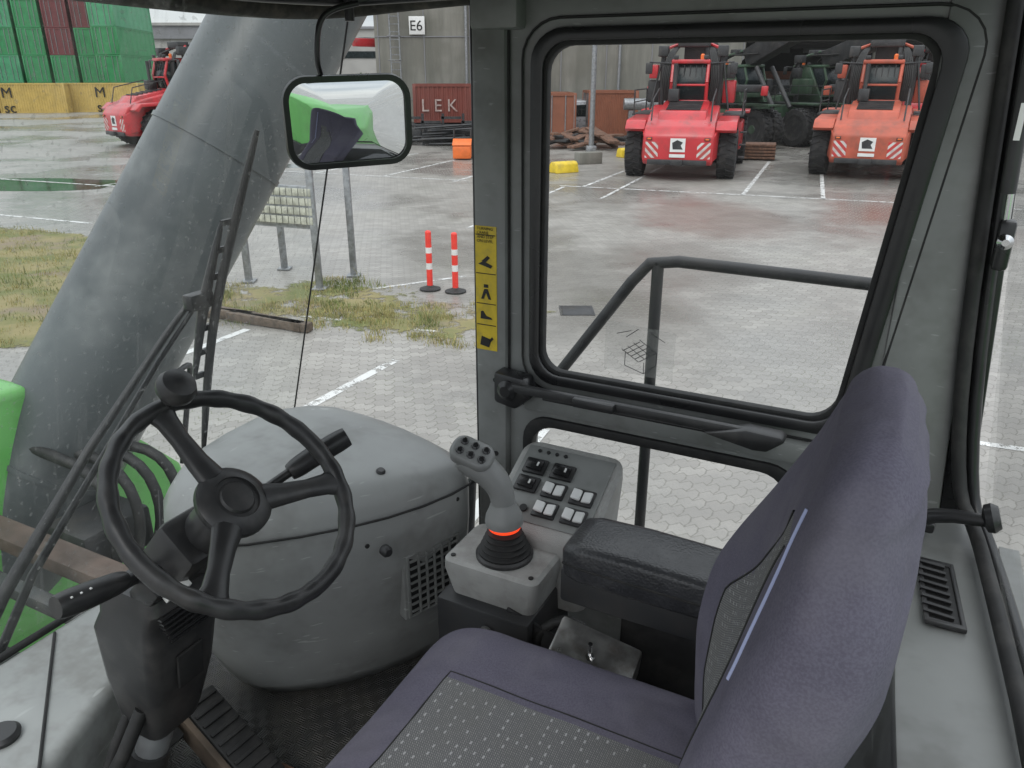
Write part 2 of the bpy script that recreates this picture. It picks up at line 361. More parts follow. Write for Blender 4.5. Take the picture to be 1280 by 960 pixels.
cab.box('rear_latch_plate', (-0.10,1.32,-0.70), (0.05,0.05,0.02), BLACKG, 0.006)
cab.tube('gas_strut_body', [(-0.107,1.36,0.10),(-0.122,1.36,-0.16)], 0.011, BLACKG, 12)
cab.tube('gas_strut_rod', [(-0.104,1.36,0.16),(-0.130,1.36,-0.22)], 0.005, CHROME, 10)
cab.box('gas_strut_label', (-0.116,1.348,-0.06), (0.008,0.003,0.05), WHP)
cab.box('gas_strut_bracket', (-0.132,1.36,-0.235), (0.022,0.03,0.075), BLACKG, 0.006)
cab.lathe('gas_strut_ball', [(0.006,0),(0.011,0.004),(0.011,0.012),(0.005,0.018)], (-0.130,1.335,-0.225), (0,-1,0), CHROME)
cab.sheet('rear_window_pane', [(-0.10,1.40,0.15),(-0.12,0.2,0.15),(-0.27,0.2,-0.71),(-0.20,1.40,-0.71)], GLASS)
cab.sheet('windscreen_pane', [(W(0.14),1.40,0.14),(W(0.14),-0.05,0.14),(W(-1.08),-0.05,-1.08),(W(-1.08),1.40,-1.08)], WGLASS)
cab.sheet('quarter_window_pane', [(0.80,1.415,0.14),(W(0.14),1.405,0.14),(W(-1.34),1.405,-1.34),(0.80,1.415,-1.34)], GLASS)
cab.tube('windscreen_corner_joint', [(W(0.14),1.403,0.14),(W(-1.08),1.403,-1.08)], 0.0022, RUBBER, 6)
cab.tube('windscreen_lower_seal', [(W(-1.06)-0.01,-0.05,-1.05),(W(-1.06)-0.01,0.85,-1.05)], 0.008, RUBBER, 8)
roof = [(-0.16,-0.08),(-0.10,1.44),(0.80,1.45),(1.05,1.42),(1.10,1.30),(1.13,1.1),(1.15,-0.08)]
cab.prism('roof_panel', [(a,b,0.150) for a,b in roof], (0,0,0.08), HEAD, 0.01)
cab.tube('roof_header_trim', [(-0.09,1.415,0.150),(0.75,1.415,0.150),(0.95,1.41,0.142),(1.05,1.38,0.132),(1.10,1.25,0.120),(1.12,1.0,0.118),(1.13,0.5,0.130),(1.13,-0.05,0.15)], 0.022, HEAD, 12, smooth=2)
cab.tube('roof_trim_inner', [(-0.07,1.36,0.142),(0.72,1.36,0.142),(0.95,1.35,0.138),(1.02,1.28,0.130),(1.06,1.0,0.124),(1.07,0.5,0.132)], 0.010, BLACKG, 10, smooth=2)
cab.tube('header_bolt', [(0.99,1.27,0.15),(0.99,1.27,0.095)], 0.009, BLACK, 10)
cab.box('cab_floor', (0.60, 0.68, -1.375), (1.72, 1.46, 0.05), MAT)
cab.prism('left_front_ledge', [(1.425,-0.05,-1.05),(1.425,0.86,-1.05),(1.26,0.80,-1.05),(1.18,0.68,-1.05),(1.10,0.485,-1.05),(1.0,0.2,-1.05),(0.95,-0.05,-1.05)], (0,0,-0.30), GREYL, 0.025, 3)
cab.lathe('ledge_cap', [(0.028,0),(0.03,0.008),(0.024,0.014)], (1.23,0.49,-1.05), (0,0,1), BLACK)
cab.tube('ledge_seam', [(1.40,0.70,-1.047),(1.10,0.47,-1.047)], 0.003, RUBBER, 6)

# ================================================================== STICKERS
st = G('warning_label', cab=True)
st.prism('label_backing', [(0.745,1.3835,-0.285),(0.795,1.3835,-0.285),(0.795,1.3835,-0.553),(0.745,1.3835,-0.553)], (0,0.0012,0), STICK)
for i, z in enumerate((-0.345,-0.410,-0.475,-0.522)):
    st.box('label_divider_%d' % i, (0.77,1.3825,z+0.026 if i else -0.303), (0.046,0.001,0.0015), INK)
st.text('label_heading', 'TURNING\nCRANE\nAND STEP\nON LEVEL', 0.0085, (0.790,1.3825,-0.293), (-1,0,0), (0,0,1), INK)
def pict(z, shapes):
    for k, pts in enumerate(shapes):
        st.prism('pictogram_%d_%d' % (int(-z*1000), k), [(0.77-a, 1.3822, z+b) for a, b in pts], (0,0.0008,0), INK)
pict(-0.358, [[(-.018,-.006),(.012,-.014),(.016,-.008),(-.006,.0)],[(-.01,.0),(.004,.012),(.01,.008),(0,-.002)]])
pict(-0.425, [[(-.004,.008),(.004,.008),(.012,-.014),(.006,-.014),(0,0),(-.006,-.014),(-.012,-.014)],[(-.005,.011),(.005,.011),(.005,.018),(-.005,.018)]])
pict(-0.475, [[(-.014,-.008),(.014,-.008),(.012,-.004),(.0,-.001),(-.008,.010),(-.013,.008)]])
pict(-0.532, [[(-.016,-.010),(.006,-.014),(.012,.004),(-.012,.010)],[(.008,-.004),(.017,.006),(.013,.010),(.005,.001)]])
dec = G('window_decal', cab=True)
m = bpy.data.materials.new('decal_film'); t = NT(m)
tr = t.n('ShaderNodeBsdfTransparent'); df = t.n('ShaderNodeBsdfDiffuse'); df.inputs[0].default_value = (0.6,0.6,0.57,1)
mx = t.n('ShaderNodeMixShader'); mx.inputs[0].default_value = 0.22; t.link(tr.outputs[0], mx.inputs[1]); t.link(df.outputs[0], mx.inputs[2]); t.out(mx.outputs[0])
dec.sheet('film', [(0.51,1.411,-0.455),(0.365,1.411,-0.465),(0.365,1.411,-0.565),(0.51,1.411,-0.560)], m)
def dline(a, b): dec.tube('drawn_line', [(a[0],1.409,a[1]),(b[0],1.409,b[1])], 0.0007, DARK, 4)
cx, cz = 0.435, -0.515
for k in range(4): dline((cx-0.035+0.012*k, cz+0.005-0.008*k), (cx+0.012+0.012*k-0.01, cz+0.028-0.008*k))
for k in range(5): dline((cx-0.035+0.009*k, cz+0.006+0.0045*k), (cx+0.0+0.009*k, cz-0.018+0.0045*k))
dline((cx+0.03,cz+0.0),(cx+0.03,cz-0.03)); dline((cx+0.03,cz-0.03),(cx-0.01,cz-0.042)); dline((cx-0.01,cz-0.042),(cx-0.01,cz-0.018)); dline((cx-0.035,cz+0.006),(cx-0.035,cz-0.02)); dline((cx-0.035,cz-0.02),(cx-0.01,cz-0.042))
dline((cx-0.05,cz+0.03),(cx-0.02,cz+0.045)); dline((cx+0.02,cz+0.045),(cx+0.05,cz+0.035)); dline((cx+0.005,cz+0.05),(cx+0.03,cz+0.03))

# ================================================================== WINDOW HANDLE BAR
hb = G('window_latch_bar', cab=True)
hb.box('bar', (0.43,1.345,-0.612), (0.54,0.016,0.020), BLACK, 0.005)
hb.box('bar_lower_lip', (0.40,1.352,-0.626), (0.44,0.012,0.008), BLACKG, 0.003)
hb.prism('left_clamp', [(0.735,1.345,-0.585),(0.66,1.345,-0.590),(0.645,1.345,-0.63),(0.685,1.345,-0.665),(0.735,1.345,-0.655)], (0,0.045,0), BLACKG, 0.008)
hb.lathe('left_pivot', [(0.02,0),(0.022,0.006),(0.012,0.014)], (0.70,1.345,-0.62), (0,-1,0), BLACKG)
hb.prism('right_hook', [(0.20,1.325,-0.600),(0.14,1.325,-0.602),(0.13,1.325,-0.610),(0.16,1.325,-0.636),(0.185,1.325,-0.638),(0.28,1.325,-0.622)], (0,0.04,0), BLACK, 0.005)
hb.box('mid_slider', (0.50,1.335,-0.612), (0.09,0.02,0.02), BLACKG, 0.005)

# ================================================================== DASH CONSOLE
dc = G('dashboard_console', cab=True)
def sec(z, pts): return chaikin([(a,b,z+dz) for a,b,dz in pts], 2, True)
S = [
 (-1.35, [(1.33,1.06,0),(1.17,0.97,0),(0.98,1.13,0),(0.86,1.36,0),(1.0,1.39,0),(1.33,1.39,0)]),
 (-1.28, [(1.34,1.03,0),(1.16,0.91,0),(0.93,1.10,0),(0.81,1.36,0),(1.0,1.395,0),(1.34,1.395,0)]),
 (-1.15, [(1.35,0.98,0),(1.15,0.85,0),(0.88,1.08,0),(0.77,1.36,0),(1.0,1.395,0),(1.35,1.395,0)]),
 (-0.95, [(1.35,0.96,0),(1.14,0.80,0),(0.85,1.06,0),(0.75,1.36,0),(1.0,1.395,0),(1.35,1.395,0)]),
 (-0.86, [(1.35,0.96,0),(1.14,0.79,0),(0.85,1.06,0),(0.75,1.36,-0.01),(1.0,1.395,0),(1.35,1.395,0)]),
 (-0.81, [(1.345,0.965,0),(1.14,0.797,0),(0.858,1.065,0),(0.76,1.35,-0.02),(1.0,1.39,0),(1.345,1.39,0)]),
 (-0.785,[(1.335,0.975,0),(1.135,0.812,0),(0.875,1.075,0),(0.78,1.335,-0.03),(1.0,1.385,-0.005),(1.335,1.385,0)]),
 (-0.765,[(1.32,0.99,0),(1.13,0.835,0),(0.90,1.09,0),(0.81,1.32,-0.04),(1.0,1.37,-0.01),(1.32,1.37,0)]),
 (-0.755,[(1.28,1.01,0),(1.13,0.885,0),(0.95,1.11,0),(0.87,1.28,-0.035),(1.03,1.33,-0.008),(1.28,1.33,0)]),
 (-0.75, [(1.22,1.04,0),(1.13,0.97,0),(1.02,1.14,0),(0.97,1.23,-0.01),(1.06,1.27,-0.002),(1.22,1.27,0)]),
]
dc.loft('console_body', [sec(z, p) for z, p in S], GREY, ang=60)
lid = chaikin([(1.353,0.957,-0.838),(1.14,0.787,-0.838),(0.847,1.058,-0.838),(0.748,1.36,-0.85),(0.9,1.40,-0.85)], 2)
dc.tube('lid_seam', lid, 0.0028, RUBBER, 6)
fv = Vector((-0.36,0.93,0)).normalized(); up = Vector((0,0,1)); nf = Vector((-fv.y, fv.x, 0))
vc = Vector((0.810,1.20,-1.032))
def vp(a, b, o=0.0): return vc+fv*a+up*b+nf*o
dc.prism('vent_bezel_body', [vp(-.080,-.088,-.03),vp(.074,-.088,-.03),vp(.074,.086,-.03),vp(-.080,.086,-.03)], nf*0.030, GREY, 0.006)
dc.ring('vent_frame', [vp(-.074,-.082,.0),vp(.070,-.082,.0),vp(.070,.082,.0),vp(-.074,.082,.0)], [vp(-.066,-.075,.0),vp(.062,-.075,.0),vp(.062,.075,.0),vp(-.066,.075,.0)], nf*0.006, GREYP, 0.002)
dc.prism('vent_well', [vp(-.067,-.076,.0),vp(.063,-.076,.0),vp(.063,.076,.0),vp(-.067,.076,.0)], nf*0.002, INK)
for i in range(8):
    dc.box('vent_slat_%d' % i, vp(-.002, -0.064+i*0.0183, 0.006), (0.128,0.005,0.004), GREYP, ax=(fv,nf,up))
for i in range(5):
    dc.box('vent_bar_%d' % i, vp(-0.044+i*0.021, 0, 0.0065), (0.0035,0.006,0.148), GREYP, ax=(fv,nf,up))
dc.lathe('small_knob', [(0.012,0),(0.012,0.012),(0.008,0.018)], (0.838,1.065,-0.895), nf, BLACK)
dc.lathe('lid_button', [(0.010,0),(0.010,0.006),(0.007,0.010)], (0.90,1.15,-0.775), (-0.3,-0.1,1), BLACK)
for a,b in ((0.865,1.03,),(0.80,1.27)):
    dc.lathe('screw', [(0.005,0),(0.005,0.003)], (a-0.012,b,-0.87), nf, INK, 10)

# ================================================================== STEERING WHEEL
sw = G('steering_wheel', cab=True)
hub = Vector((0.81,0.697,-0.574)); nrm = Vector((-0.66,0,0.75)).normalized()
X1 = Vector((0,1,0)); Y1 = nrm.cross(X1).normalized()
if Y1.z < 0: Y1 = -Y1
RW = 0.176
def wp(r, a, h=0.0): a = math.radians(a); return hub+(X1*math.cos(a)+Y1*math.sin(a))*r+nrm*h
N = 144
vs = []; fs = []; nn = 14
for i in range(N):
    a = 360*i/N
    c_ = wp(RW, a); rad = (wp(1, a)-wp(0, a)).normalized()
    g = 0.0135+0.0010*math.cos(math.radians(a*24))*(1 if (i % 36) > 4 else 0)
    for j in range(nn):
        b = 2*math.pi*j/nn; vs.append(c_+rad*math.cos(b)*g*0.95+nrm*math.sin(b)*g*1.1)
for i in range(N):
    for j in range(nn): fs.append((i*nn+j, i*nn+(j+1) % nn, ((i+1) % N)*nn+(j+1) % nn, ((i+1) % N)*nn+j))
sw.mesh('rim', vs, fs, BLACK)
sw.lathe('hub_pad', [(0.030,-0.055),(0.052,-0.03),(0.057,-0.022),(0.057,-0.012),(0.048,-0.004),(0.034,0.0),(0.033,-0.003),(0.027,-0.003),(0.024,0.001),(0.001,0.002)], hub, nrm, BLACK, 36)
for k, a in enumerate((93, -22, 218)):
    loops = []
    for r, w_, h0, th in ((0.045,0.026,-0.014,0.015),(0.08,0.021,-0.014,0.015),(0.12,0.018,-0.008,0.013),(0.152,0.021,-0.002,0.013),(RW-0.003,0.030,0.0,0.011)):
        c_ = wp(r, a, h0); tg = (wp(1, a+90)-wp(0, a)).normalized()
        loops.append([c_+tg*math.cos(q)*w_*0.9+nrm*math.sin(q)*th*0.8 for q in [math.radians(x) for x in range(0,360,30)]])
    sw.loft('spoke_%d' % k, loops, BLACK)
sw.lathe('spinner_knob', [(0.010,0.0),(0.011,0.014),(0.020,0.020),(0.028,0.032),(0.029,0.043),(0.024,0.054),(0.012,0.060),(0.002,0.062)], wp(RW,88,0.008), nrm, BLACK, 28)

# ================================================================== STEERING COLUMN
co = G('steering_column', cab=True)
ax_ = -nrm
co.lathe('column_shroud', [(0.034,0.02),(0.040,0.05),(0.042,0.10),(0.044,0.16)], hub, ax_, BLACK, 20)
co.box('column_head', hub+ax_*0.14+Vector((0.02,-0.01,-0.01)), (0.12,0.11,0.085), BLACK, 0.015, ax=(ax_,(0,1,0),(0.75,0,0.66)))
co.box('key_housing', (0.93,0.665,-0.725), (0.06,0.14,0.045), BLACKG, 0.008, ax=(ax_,(0,1,0),(0.75,0,0.66)))
co.box('white_label', (0.897,0.63,-0.722), (0.02,0.04,0.02), WHP, 0.001, ax=(ax_,(0,1,0),(0.75,0,0.66)))
co.lathe('ignition_key_barrel', [(0.012,0),(0.012,0.012),(0.008,0.014)], (0.90,0.71,-0.735), nrm, CHROME, 16)
loops = []
for z, sx_, sy_, dF in ((-0.735,0.055,0.060,0.965),(-0.76,0.066,0.068,0.972),(-0.79,0.063,0.066,0.985),(-0.82,0.072,0.072,0.992),(-0.93,0.064,0.065,1.01),(-1.03,0.050,0.053,1.03),(-1.06,0.043,0.048,1.035)):
    l2 = rrect(-sx_,sx_,-sy_,sy_,0.02,3); loops.append([(dF+a,0.655+b,z) for a, b in l2])
co.loft('column_boot', loops, BLACK, ang=35)
for k in range(6): co.box('boot_rib_%d' % k, (0.909+k*0.003,0.66,-0.765-k*0.012), (0.014,0.12-k*0.008,0.004), BLACKG)
co.box('boot_screw_plate', (0.932,0.655,-0.90), (0.006,0.05,0.07), RUBBER, 0.002, ax=((1,0,0.15),(0,1,0),(-0.15,0,1)))
co.tube('column_tube', [(1.03,0.655,-1.04),(1.06,0.62,-1.16),(1.09,0.585,-1.35)], 0.028, STEEL, 16)
co.tube('column_clamp', [(1.052,0.63,-1.12),(1.062,0.618,-1.17)], 0.034, BLACK, 16)
co.tube('column_hose_1', [(1.0,0.60,-0.98),(1.03,0.54,-1.1),(1.12,0.50,-1.2),(1.20,0.52,-1.35)], 0.012, RUBBER, 10, smooth=2)
co.tube('column_hose_2', [(1.05,0.62,-1.0),(1.08,0.56,-1.12),(1.05,0.48,-1.25),(1.0,0.46,-1.35)], 0.010, RUBBER, 10, smooth=2)
co.tube('right_stalk_rod', [(0.90,0.74,-0.665),(0.882,0.83,-0.64),(0.86,0.88,-0.62)], 0.008, BLACK, 10)
co.tube('right_stalk_grip', [(0.868,0.862,-0.628),(0.845,0.91,-0.608),(0.815,0.955,-0.588)], [0.014,0.018,0.019,0.019,0.017], BLACK, 14, smooth=2)
co.tube('left_stalk_rod', [(0.955,0.64,-0.71),(0.935,0.57,-0.69)], 0.010, BLACK, 10)
co.tube('left_stalk_grip', [(0.942,0.585,-0.692),(0.940,0.53,-0.680),(0.942,0.480,-0.670)], [0.013,0.017,0.019,0.019,0.016], BLACK, 14, smooth=2)
for k in range(3): co.box('stalk_symbol_%d' % k, (0.930,0.497+k*0.014,-0.6595-0.002*k), (0.005,0.003,0.0015), WHP)

# ================================================================== PEDALS
pd = G('accelerator_pedal', cab=True)
pax = ((0.85,0.10,0.42),(-0.1,1,0),(-0.42,0,0.85))
pd.box('pedal_plate', (1.05,0.80,-1.255), (0.24,0.075,0.012), RUBBER, 0.004, ax=pax)
for k in range(9):
    pd.box('tread_%d' % k, Vector((1.05,0.80,-1.247))+Vector((0.85,0.10,0.42)).normalized()*(-0.10+k*0.025), (0.008,0.066,0.008), RUBBER, 0.002, ax=pax)
pd.box('pedal_side_frame', (1.05,0.752,-1.28), (0.24,0.014,0.05), WOOD, 0.003, ax=pax)
pd.box('pedal_heel_block', (0.94,0.80,-1.335), (0.06,0.09,0.03), RUST, 0.006)
bp = G('brake_pedal', cab=True)
bp.box('pedal_pad', (1.16,0.70,-1.20), (0.10,0.09,0.014), RUBBER, 0.005, ax=((0.75,0,0.6),(0,1,0),(-0.6,0,0.75)))
bp.tube('pedal_arm', [(1.18,0.70,-1.21),(1.27,0.71,-1.18),(1.34,0.72,-1.06)], 0.012, BLACK, 8)
fp = G('floor_plate', cab=True)
fp.box('chequer_plate', (0.98,0.67,-1.343), (0.30,0.14,0.006), MAT, 0.001, ax=((1,0.25,0),(-0.25,1,0),(0,0,1)))
fp.box('plate_edge', (0.99,0.745,-1.335), (0.30,0.006,0.02), BRUSH, 0.001, ax=((1,0.25,0),(-0.25,1,0),(0,0,1)))

# ================================================================== CONTROL CONSOLE + JOYSTICK
cc = G('control_console', cab=True)
def tl(k): return rrect(0.492+k,0.695-k,1.055+k,1.20,0.018,4)
cc.loft('joystick_base_box', [[(a,b,-0.945) for a,b in tl(0.012)], [(a,b,-0.885) for a,b in tl(0)], [(a,b,-0.868) for a,b in tl(0.001)], [(a,b,-0.862) for a,b in tl(0.008)]], PODG, ang=30)
for a, b in ((0.510,1.072),(0.677,1.072)): cc.lathe('base_screw', [(0.005,0),(0.005,0.002)], (a,b,-0.862), (0,0,1), INK, 10)
HZ = -0.838; HF = 0.010
def hs(k, in_=0.0):
    out = []
    for a, b in rrect(0.425+in_+HF, 0.655-in_+HF, 1.165+in_, 1.375-in_, 0.03, 5):
        out.append((a, b, k+HZ+(b-1.165)*0.50))
    return out
cc.loft('switch_housing', [[(a,b,-1.0) for a,b in rrect(0.44+HF,0.64+HF,1.18,1.37,0.03,5)], hs(-0.03), hs(-0.008, 0.001), hs(0.0, 0.008)], PODG, ang=35)
tn = Vector((0,-0.447,0.894)); tu = Vector((0,0.894,0.447)); tx = Vector((1,0,0))
def sp(F, r, h=0.0): return Vector((F+HF,1.165,HZ))+tu*r+tn*h
cc.box('switch_panel', sp(0.54,0.120,0.0015), (0.196,0.186,0.003), GREYP, 0.004, ax=(tx,tu,tn))
def rocker(F, r, white, k):
    cc.box('switch_bezel_%d' % k, sp(F,r,0.006), (0.050,0.038,0.008), BLACK, 0.003, ax=(tx,tu,tn))
    if white:
        for j, s_ in enumerate((-1,1)):
            cc.box('rocker_lobe_%d_%d' % (k,j), sp(F+s_*0.011,r,0.0125+0.002*s_), (0.020,0.025,0.007), WHITE, 0.003, ax=((1,0,0.12*s_),tu,tn))
    else:
        cc.box('rocker_%d' % k, sp(F,r,0.0125), (0.036,0.026,0.008), BLACKG, 0.003, ax=((1,0,0.1),tu,tn))
        cc.box('rocker_mark_%d' % k, sp(F-0.008,r,0.0172), (0.004,0.010,0.001), WHP, ax=((1,0,0.1),tu,tn))
kk = 0
for i, (F, rl) in enumerate(((0.602,(0.112,0.158)), (0.540,(0.062,0.110,0.158)), (0.478,(0.062,0.110)))):
    for j, r in enumerate(rl):
        rocker(F, r, not (i == 0 or j == 2 and i == 1), kk); kk += 1
for k in range(4): cc.lathe('indicator_%d' % k, [(0.004,0),(0.004,0.004)], sp(0.61-k*0.02,0.200,0.002), tn, INK, 10)
for k in range(2): cc.lathe('socket_%d' % k, [(0.008,0),(0.008,0.006),(0.005,0.006)], sp(0.61-0.025*k,0.055,0.002), tn, BLACK, 14)
cc.box('support_bracket', (0.60,1.14,-1.02), (0.20,0.20,0.15), DARK, 0.006)
cc.box('bracket_plate', (0.50,1.065,-1.03), (0.16,0.008,0.15), BLACKG, 0.004, ax=((1,0,0.3),(0,1,0),(-0.3,0,1)))
cc.lathe('bracket_bolt', [(0.014,0),(0.014,0.006),(0.009,0.006),(0.009,0.016)], (0.585,1.035,-0.985), (0,-1,0), BRUSH, 12)
cc.lathe('bracket_bolt_b', [(0.011,0),(0.011,0.010)], (0.49,1.058,-1.01), (0,-1,0), BRUSH, 6)
cc.tube('bracket_hose', [(0.47,1.08,-1.05),(0.50,1.06,-0.98),(0.44,1.09,-0.93),(0.38,1.1,-0.99)], 0.010, RUBBER, 8, smooth=2)
cc.tube('bracket_cable', [(0.46,1.05,-1.06),(0.43,1.05,-1.0),(0.38,1.07,-0.96),(0.33,1.08,-1.03)], 0.006, BLACK, 8, smooth=2)
cc.box('side_box', (0.22,1.28,-1.12), (0.30,0.20,0.30), BLACK, 0.01)

js = G('joystick', cab=True)
jb = Vector((0.590,1.120,-0.862))
js.lathe('gimbal_base', [(0.056,0),(0.056,0.006),(0.052,0.010)], jb, (0,0,1), BLACK, 32)
prof = []
for k in range(5):
    r = 0.050-k*0.0042; h = 0.010+k*0.010
    prof += [(r,h),(r+0.001,h+0.003),(r-0.006,h+0.006),(r-0.007,h+0.0085)]
js.lathe('rubber_bellows', prof+[(0.024,0.062)], jb, (0.0,0,1), RUBBER, 32)
js.lathe('lit_ring', [(0.0305,0.0),(0.0320,0.003),(0.0320,0.0065),(0.0295,0.0085)], jb+Vector((0,0,0.061)), (0.02,0,1), LITRING, 32)
js.lathe('collar', [(0.036,0.009),(0.037,0.015),(0.035,0.028),(0.028,0.042),(0.0235,0.055)], jb+Vector((0,0,0.061)), (0.04,0,1), JG, 28)
path = chaikin([jb+Vector((0.002,0,0.105)), jb+Vector((0.004,0,0.130)), jb+Vector((0.012,-0.003,0.155)), jb+Vector((0.034,-0.008,0.178)), jb+Vector((0.062,-0.014,0.196)), jb+Vector((0.082,-0.018,0.205))], 2)
js.tube('grip', path, [0.0235,0.024,0.0250,0.027,0.029,0.031,0.029,0.020], JG, 18, flat=0.95)
pxx = Vector((0.88,-0.18,0.32)).normalized(); hn = Vector((-0.45,-0.45,0.95)); hn = (hn-pxx*hn.dot(pxx)).normalized(); pyy = hn.cross(pxx).normalized()
hc = jb+Vector((0.060,-0.016,0.205))+hn*0.010
loops = []
for h_, k_ in ((-0.022,0.75),(-0.010,0.98),(0.002,1.0),(0.009,0.94),(0.012,0.82)):
    loops.append([hc+pxx*a*k_+pyy*b*k_+hn*h_ for a, b in rrect(-0.042,0.042,-0.028,0.028,0.022,6)])
js.loft('thumb_plate', loops, JG, ang=60)
for a in (-0.022,0.0,0.022):
    for b in (-0.011,0.011):
        js.lathe('thumb_button_%d_%d' % (int(a*1000),int(b*1000)), [(0.0078,0),(0.0078,0.004),(0.005,0.006)], hc+pxx*a+pyy*b+hn*0.010, hn, BLACKG, 14)

# ================================================================== ARMREST
ar = G('armrest', cab=True)
loops = []
for F, w_, z0, z1 in ((0.425,0.038,-0.768,-0.735),(0.415,0.056,-0.780,-0.722),(0.39,0.061,-0.785,-0.716),(0.30,0.061,-0.787,-0.713),(0.18,0.060,-0.787,-0.716),(0.06,0.056,-0.785,-0.72)):
    zc = (z0+z1)/2; hh_ = (z1-z0)/2
    loops.append([(F, 1.055+a*w_, zc+b*hh_) for a, b in rrect(-1,1,-1,1,0.30,4)])
ar.loft('pad', loops, VINYL, ang=50)
ar.tube('pad_seam', [(0.418,1.0,-0.752),(0.39,0.9935,-0.752),(0.20,0.9945,-0.754),(0.06,0.999,-0.755)], 0.0022, RUBBER, 6)
ar.box('arm_bracket', (0.30,1.07,-0.83), (0.28,0.06,0.07), DARK, 0.008)
tb = G('toggle_switch_box', cab=True)
tb.box('steel_box', (0.36,1.00,-0.955), (0.15,0.11,0.08), BRUSH, 0.006, ax=((1,0,0.15),(0,0.9,0.35),(-0.15,-0.35,0.9)))
tb.tube('toggle_stem', [(0.355,0.98,-0.905),(0.352,0.972,-0.875)], [0.003,0.004], CHROME, 8)
tb.lathe('toggle_nut', [(0.008,0),(0.008,0.005)], (0.355,0.981,-0.912), (0,-0.35,0.9), CHROME, 6)

# ================================================================== SEAT
se = G('driver_seat', cab=True)
RC = 0.70
def superl(n_, e_, a, b):
    o = []
    for i in range(n_):
        t_ = 2*math.pi*i/n_; c_, s_ = math.cos(t_), math.sin(t_)
        o.append((a*math.copysign(abs(c_)**(2/e_), c_), b*math.copysign(abs(s_)**(2/e_), s_)))
    return o
loops = []
for i in range(61):
    f = 0.06+0.57*i/60
    u = max(0, (f-0.49)/0.14); drop = 0.030*u**2+0.045*u**6
    half = 0.226-0.02*u**3
    th = 0.075*(1-0.55*u**3)
    zc = -0.925-drop*0.9
    l = []
    for a, b in superl(72, 5.0, half, th):
        x = a/half
        z = zc+b
        if b > 0: z += -0.010*(1-x*x)**2*1.0+0.008*abs(x)**3*(1-u)+0.0025*noise.noise(Vector((f*14,x*4,0)))
        l.append((f, RC+a, z))
    loops.append(l)
def cushmat(f_):
    c_ = f_.calc_center_median(); R = -c_.y
    return 1 if (abs(R-(RC-0.015)) < 0.112 and 0.06 < c_.x < 0.515 and c_.z > -0.92) else 0
se.loft('cushion', loops, [FAB, INS], matf=cushmat, ang=70)
def ctop(F, x):
    u = max(0, (F-0.49)/0.14); drop = 0.030*u**2+0.045*u**6
    th = 0.075*(1-0.55*u**3)
    return -0.925-drop*0.9+th*(1-abs(x)**5.0)**(1/5.0)-0.010*(1-x*x)**2+0.008*abs(x)**3*(1-u)+0.0025*noise.noise(Vector((F*14,x*4,0)))
xr = 0.097/0.226; xl_ = -0.127/0.226
se.tube('cushion_seam', [(F, RC+0.097, ctop(F, xr)) for F in [0.12+0.395*i/20 for i in range(21)]]+[(0.517, RC+0.226*(xr+(xl_-xr)*i/12), ctop(0.515, xr+(xl_-xr)*i/12)) for i in range(1,13)], 0.0012, INK, 6)
se.tube('cushion_edge_seam', [(F, RC+0.222, -0.895-max(0,(F-0.5)/0.15)**2*0.03) for F in [0.12+0.46*i/20 for i in range(21)]], 0.0018, INK, 6)
ZT = -0.262
NZ = 90
zs = [-0.96+(ZT+0.96)*i/(NZ-1) for i in range(NZ)]
def interp(tab, z):
    for i in range(len(tab)-1):
        if z <= tab[i+1][0]:
            k = (z-tab[i][0])/(tab[i+1][0]-tab[i][0]); k = max(0, min(1, k))
            return tab[i][1]*(1-k)+tab[i+1][1]*k
    return tab[-1][1]
HW = [(-0.96,0.16),(-0.93,0.19),(-0.85,0.208),(-0.6,0.216),(-0.45,0.213),(-0.38,0.203),(-0.335,0.187),(-0.30,0.165),(-0.28,0.140),(-0.268,0.110),(ZT,0.06)]
FF = [(-0.96,0.090),(-0.85,0.108),(-0.74,0.115),(-0.62,0.108),(-0.52,0.084),(-0.44,0.063),(-0.36,0.044),(-0.29,0.026),(-0.272,0.012),(ZT,-0.004)]
TH = [(-0.96,0.04),(-0.85,0.055),(-0.6,0.064),(-0.46,0.062),(-0.37,0.050),(-0.30,0.038),(-0.278,0.027),(ZT,0.010)]
AM = [(-0.96,0.078),(-0.70,0.092),(-0.60,0.088),(-0.52,0.068),(-0.44,0.040),(-0.36,0.016),(ZT,0.002)]
def sm(tab, z): return sum(interp(tab, min(ZT, max(-0.96, z+d))) for d in (-0.03,-0.015,0,0.015,0.03))/5 if z < -0.305 else interp(tab, z)
def flare(z, x):
    a = sm(AM, z)
    return a*abs(x)**2.4 if x > 0 else a*0.2*abs(x)**2.4
def wrk(z, x): return 0.0035*noise.noise(Vector((x*3.2,z*11,3)))*(1 if z < -0.3 else 0.3)
loops = []
for z in zs:
    hw, ff, th = sm(HW,z), sm(FF,z), sm(TH,z)
    l = []
    for a, b in superl(104, 3.4, hw, th):
        x = a/hw
        F = ff-th+b+wrk(z, x)*(1 if b > 0 else 2.0)
        F += flare(z, x)*(1.0 if b > 0 else 0.55)
        l.append((F, RC+a, z))
    loops.append(l)
def insfar(z): return max(-0.02, min(0.135, -0.02+(-0.385-z)*0.75))
def insnear(z): return -0.085-max(0.0, min(0.045, (-0.40-z)*0.25))
def backmat(f_):
    c_ = f_.calc_center_median(); R = -c_.y; z = c_.z
    front = c_.x > sm(FF,z)-sm(TH,z)+flare(z, (R-RC)/sm(HW,z))+0.008
    return 1 if (front and insnear(z) < R-RC < insfar(z) and z < -0.375) else 0
se.loft('backrest', loops, [FAB, INS], matf=backmat, ang=80)
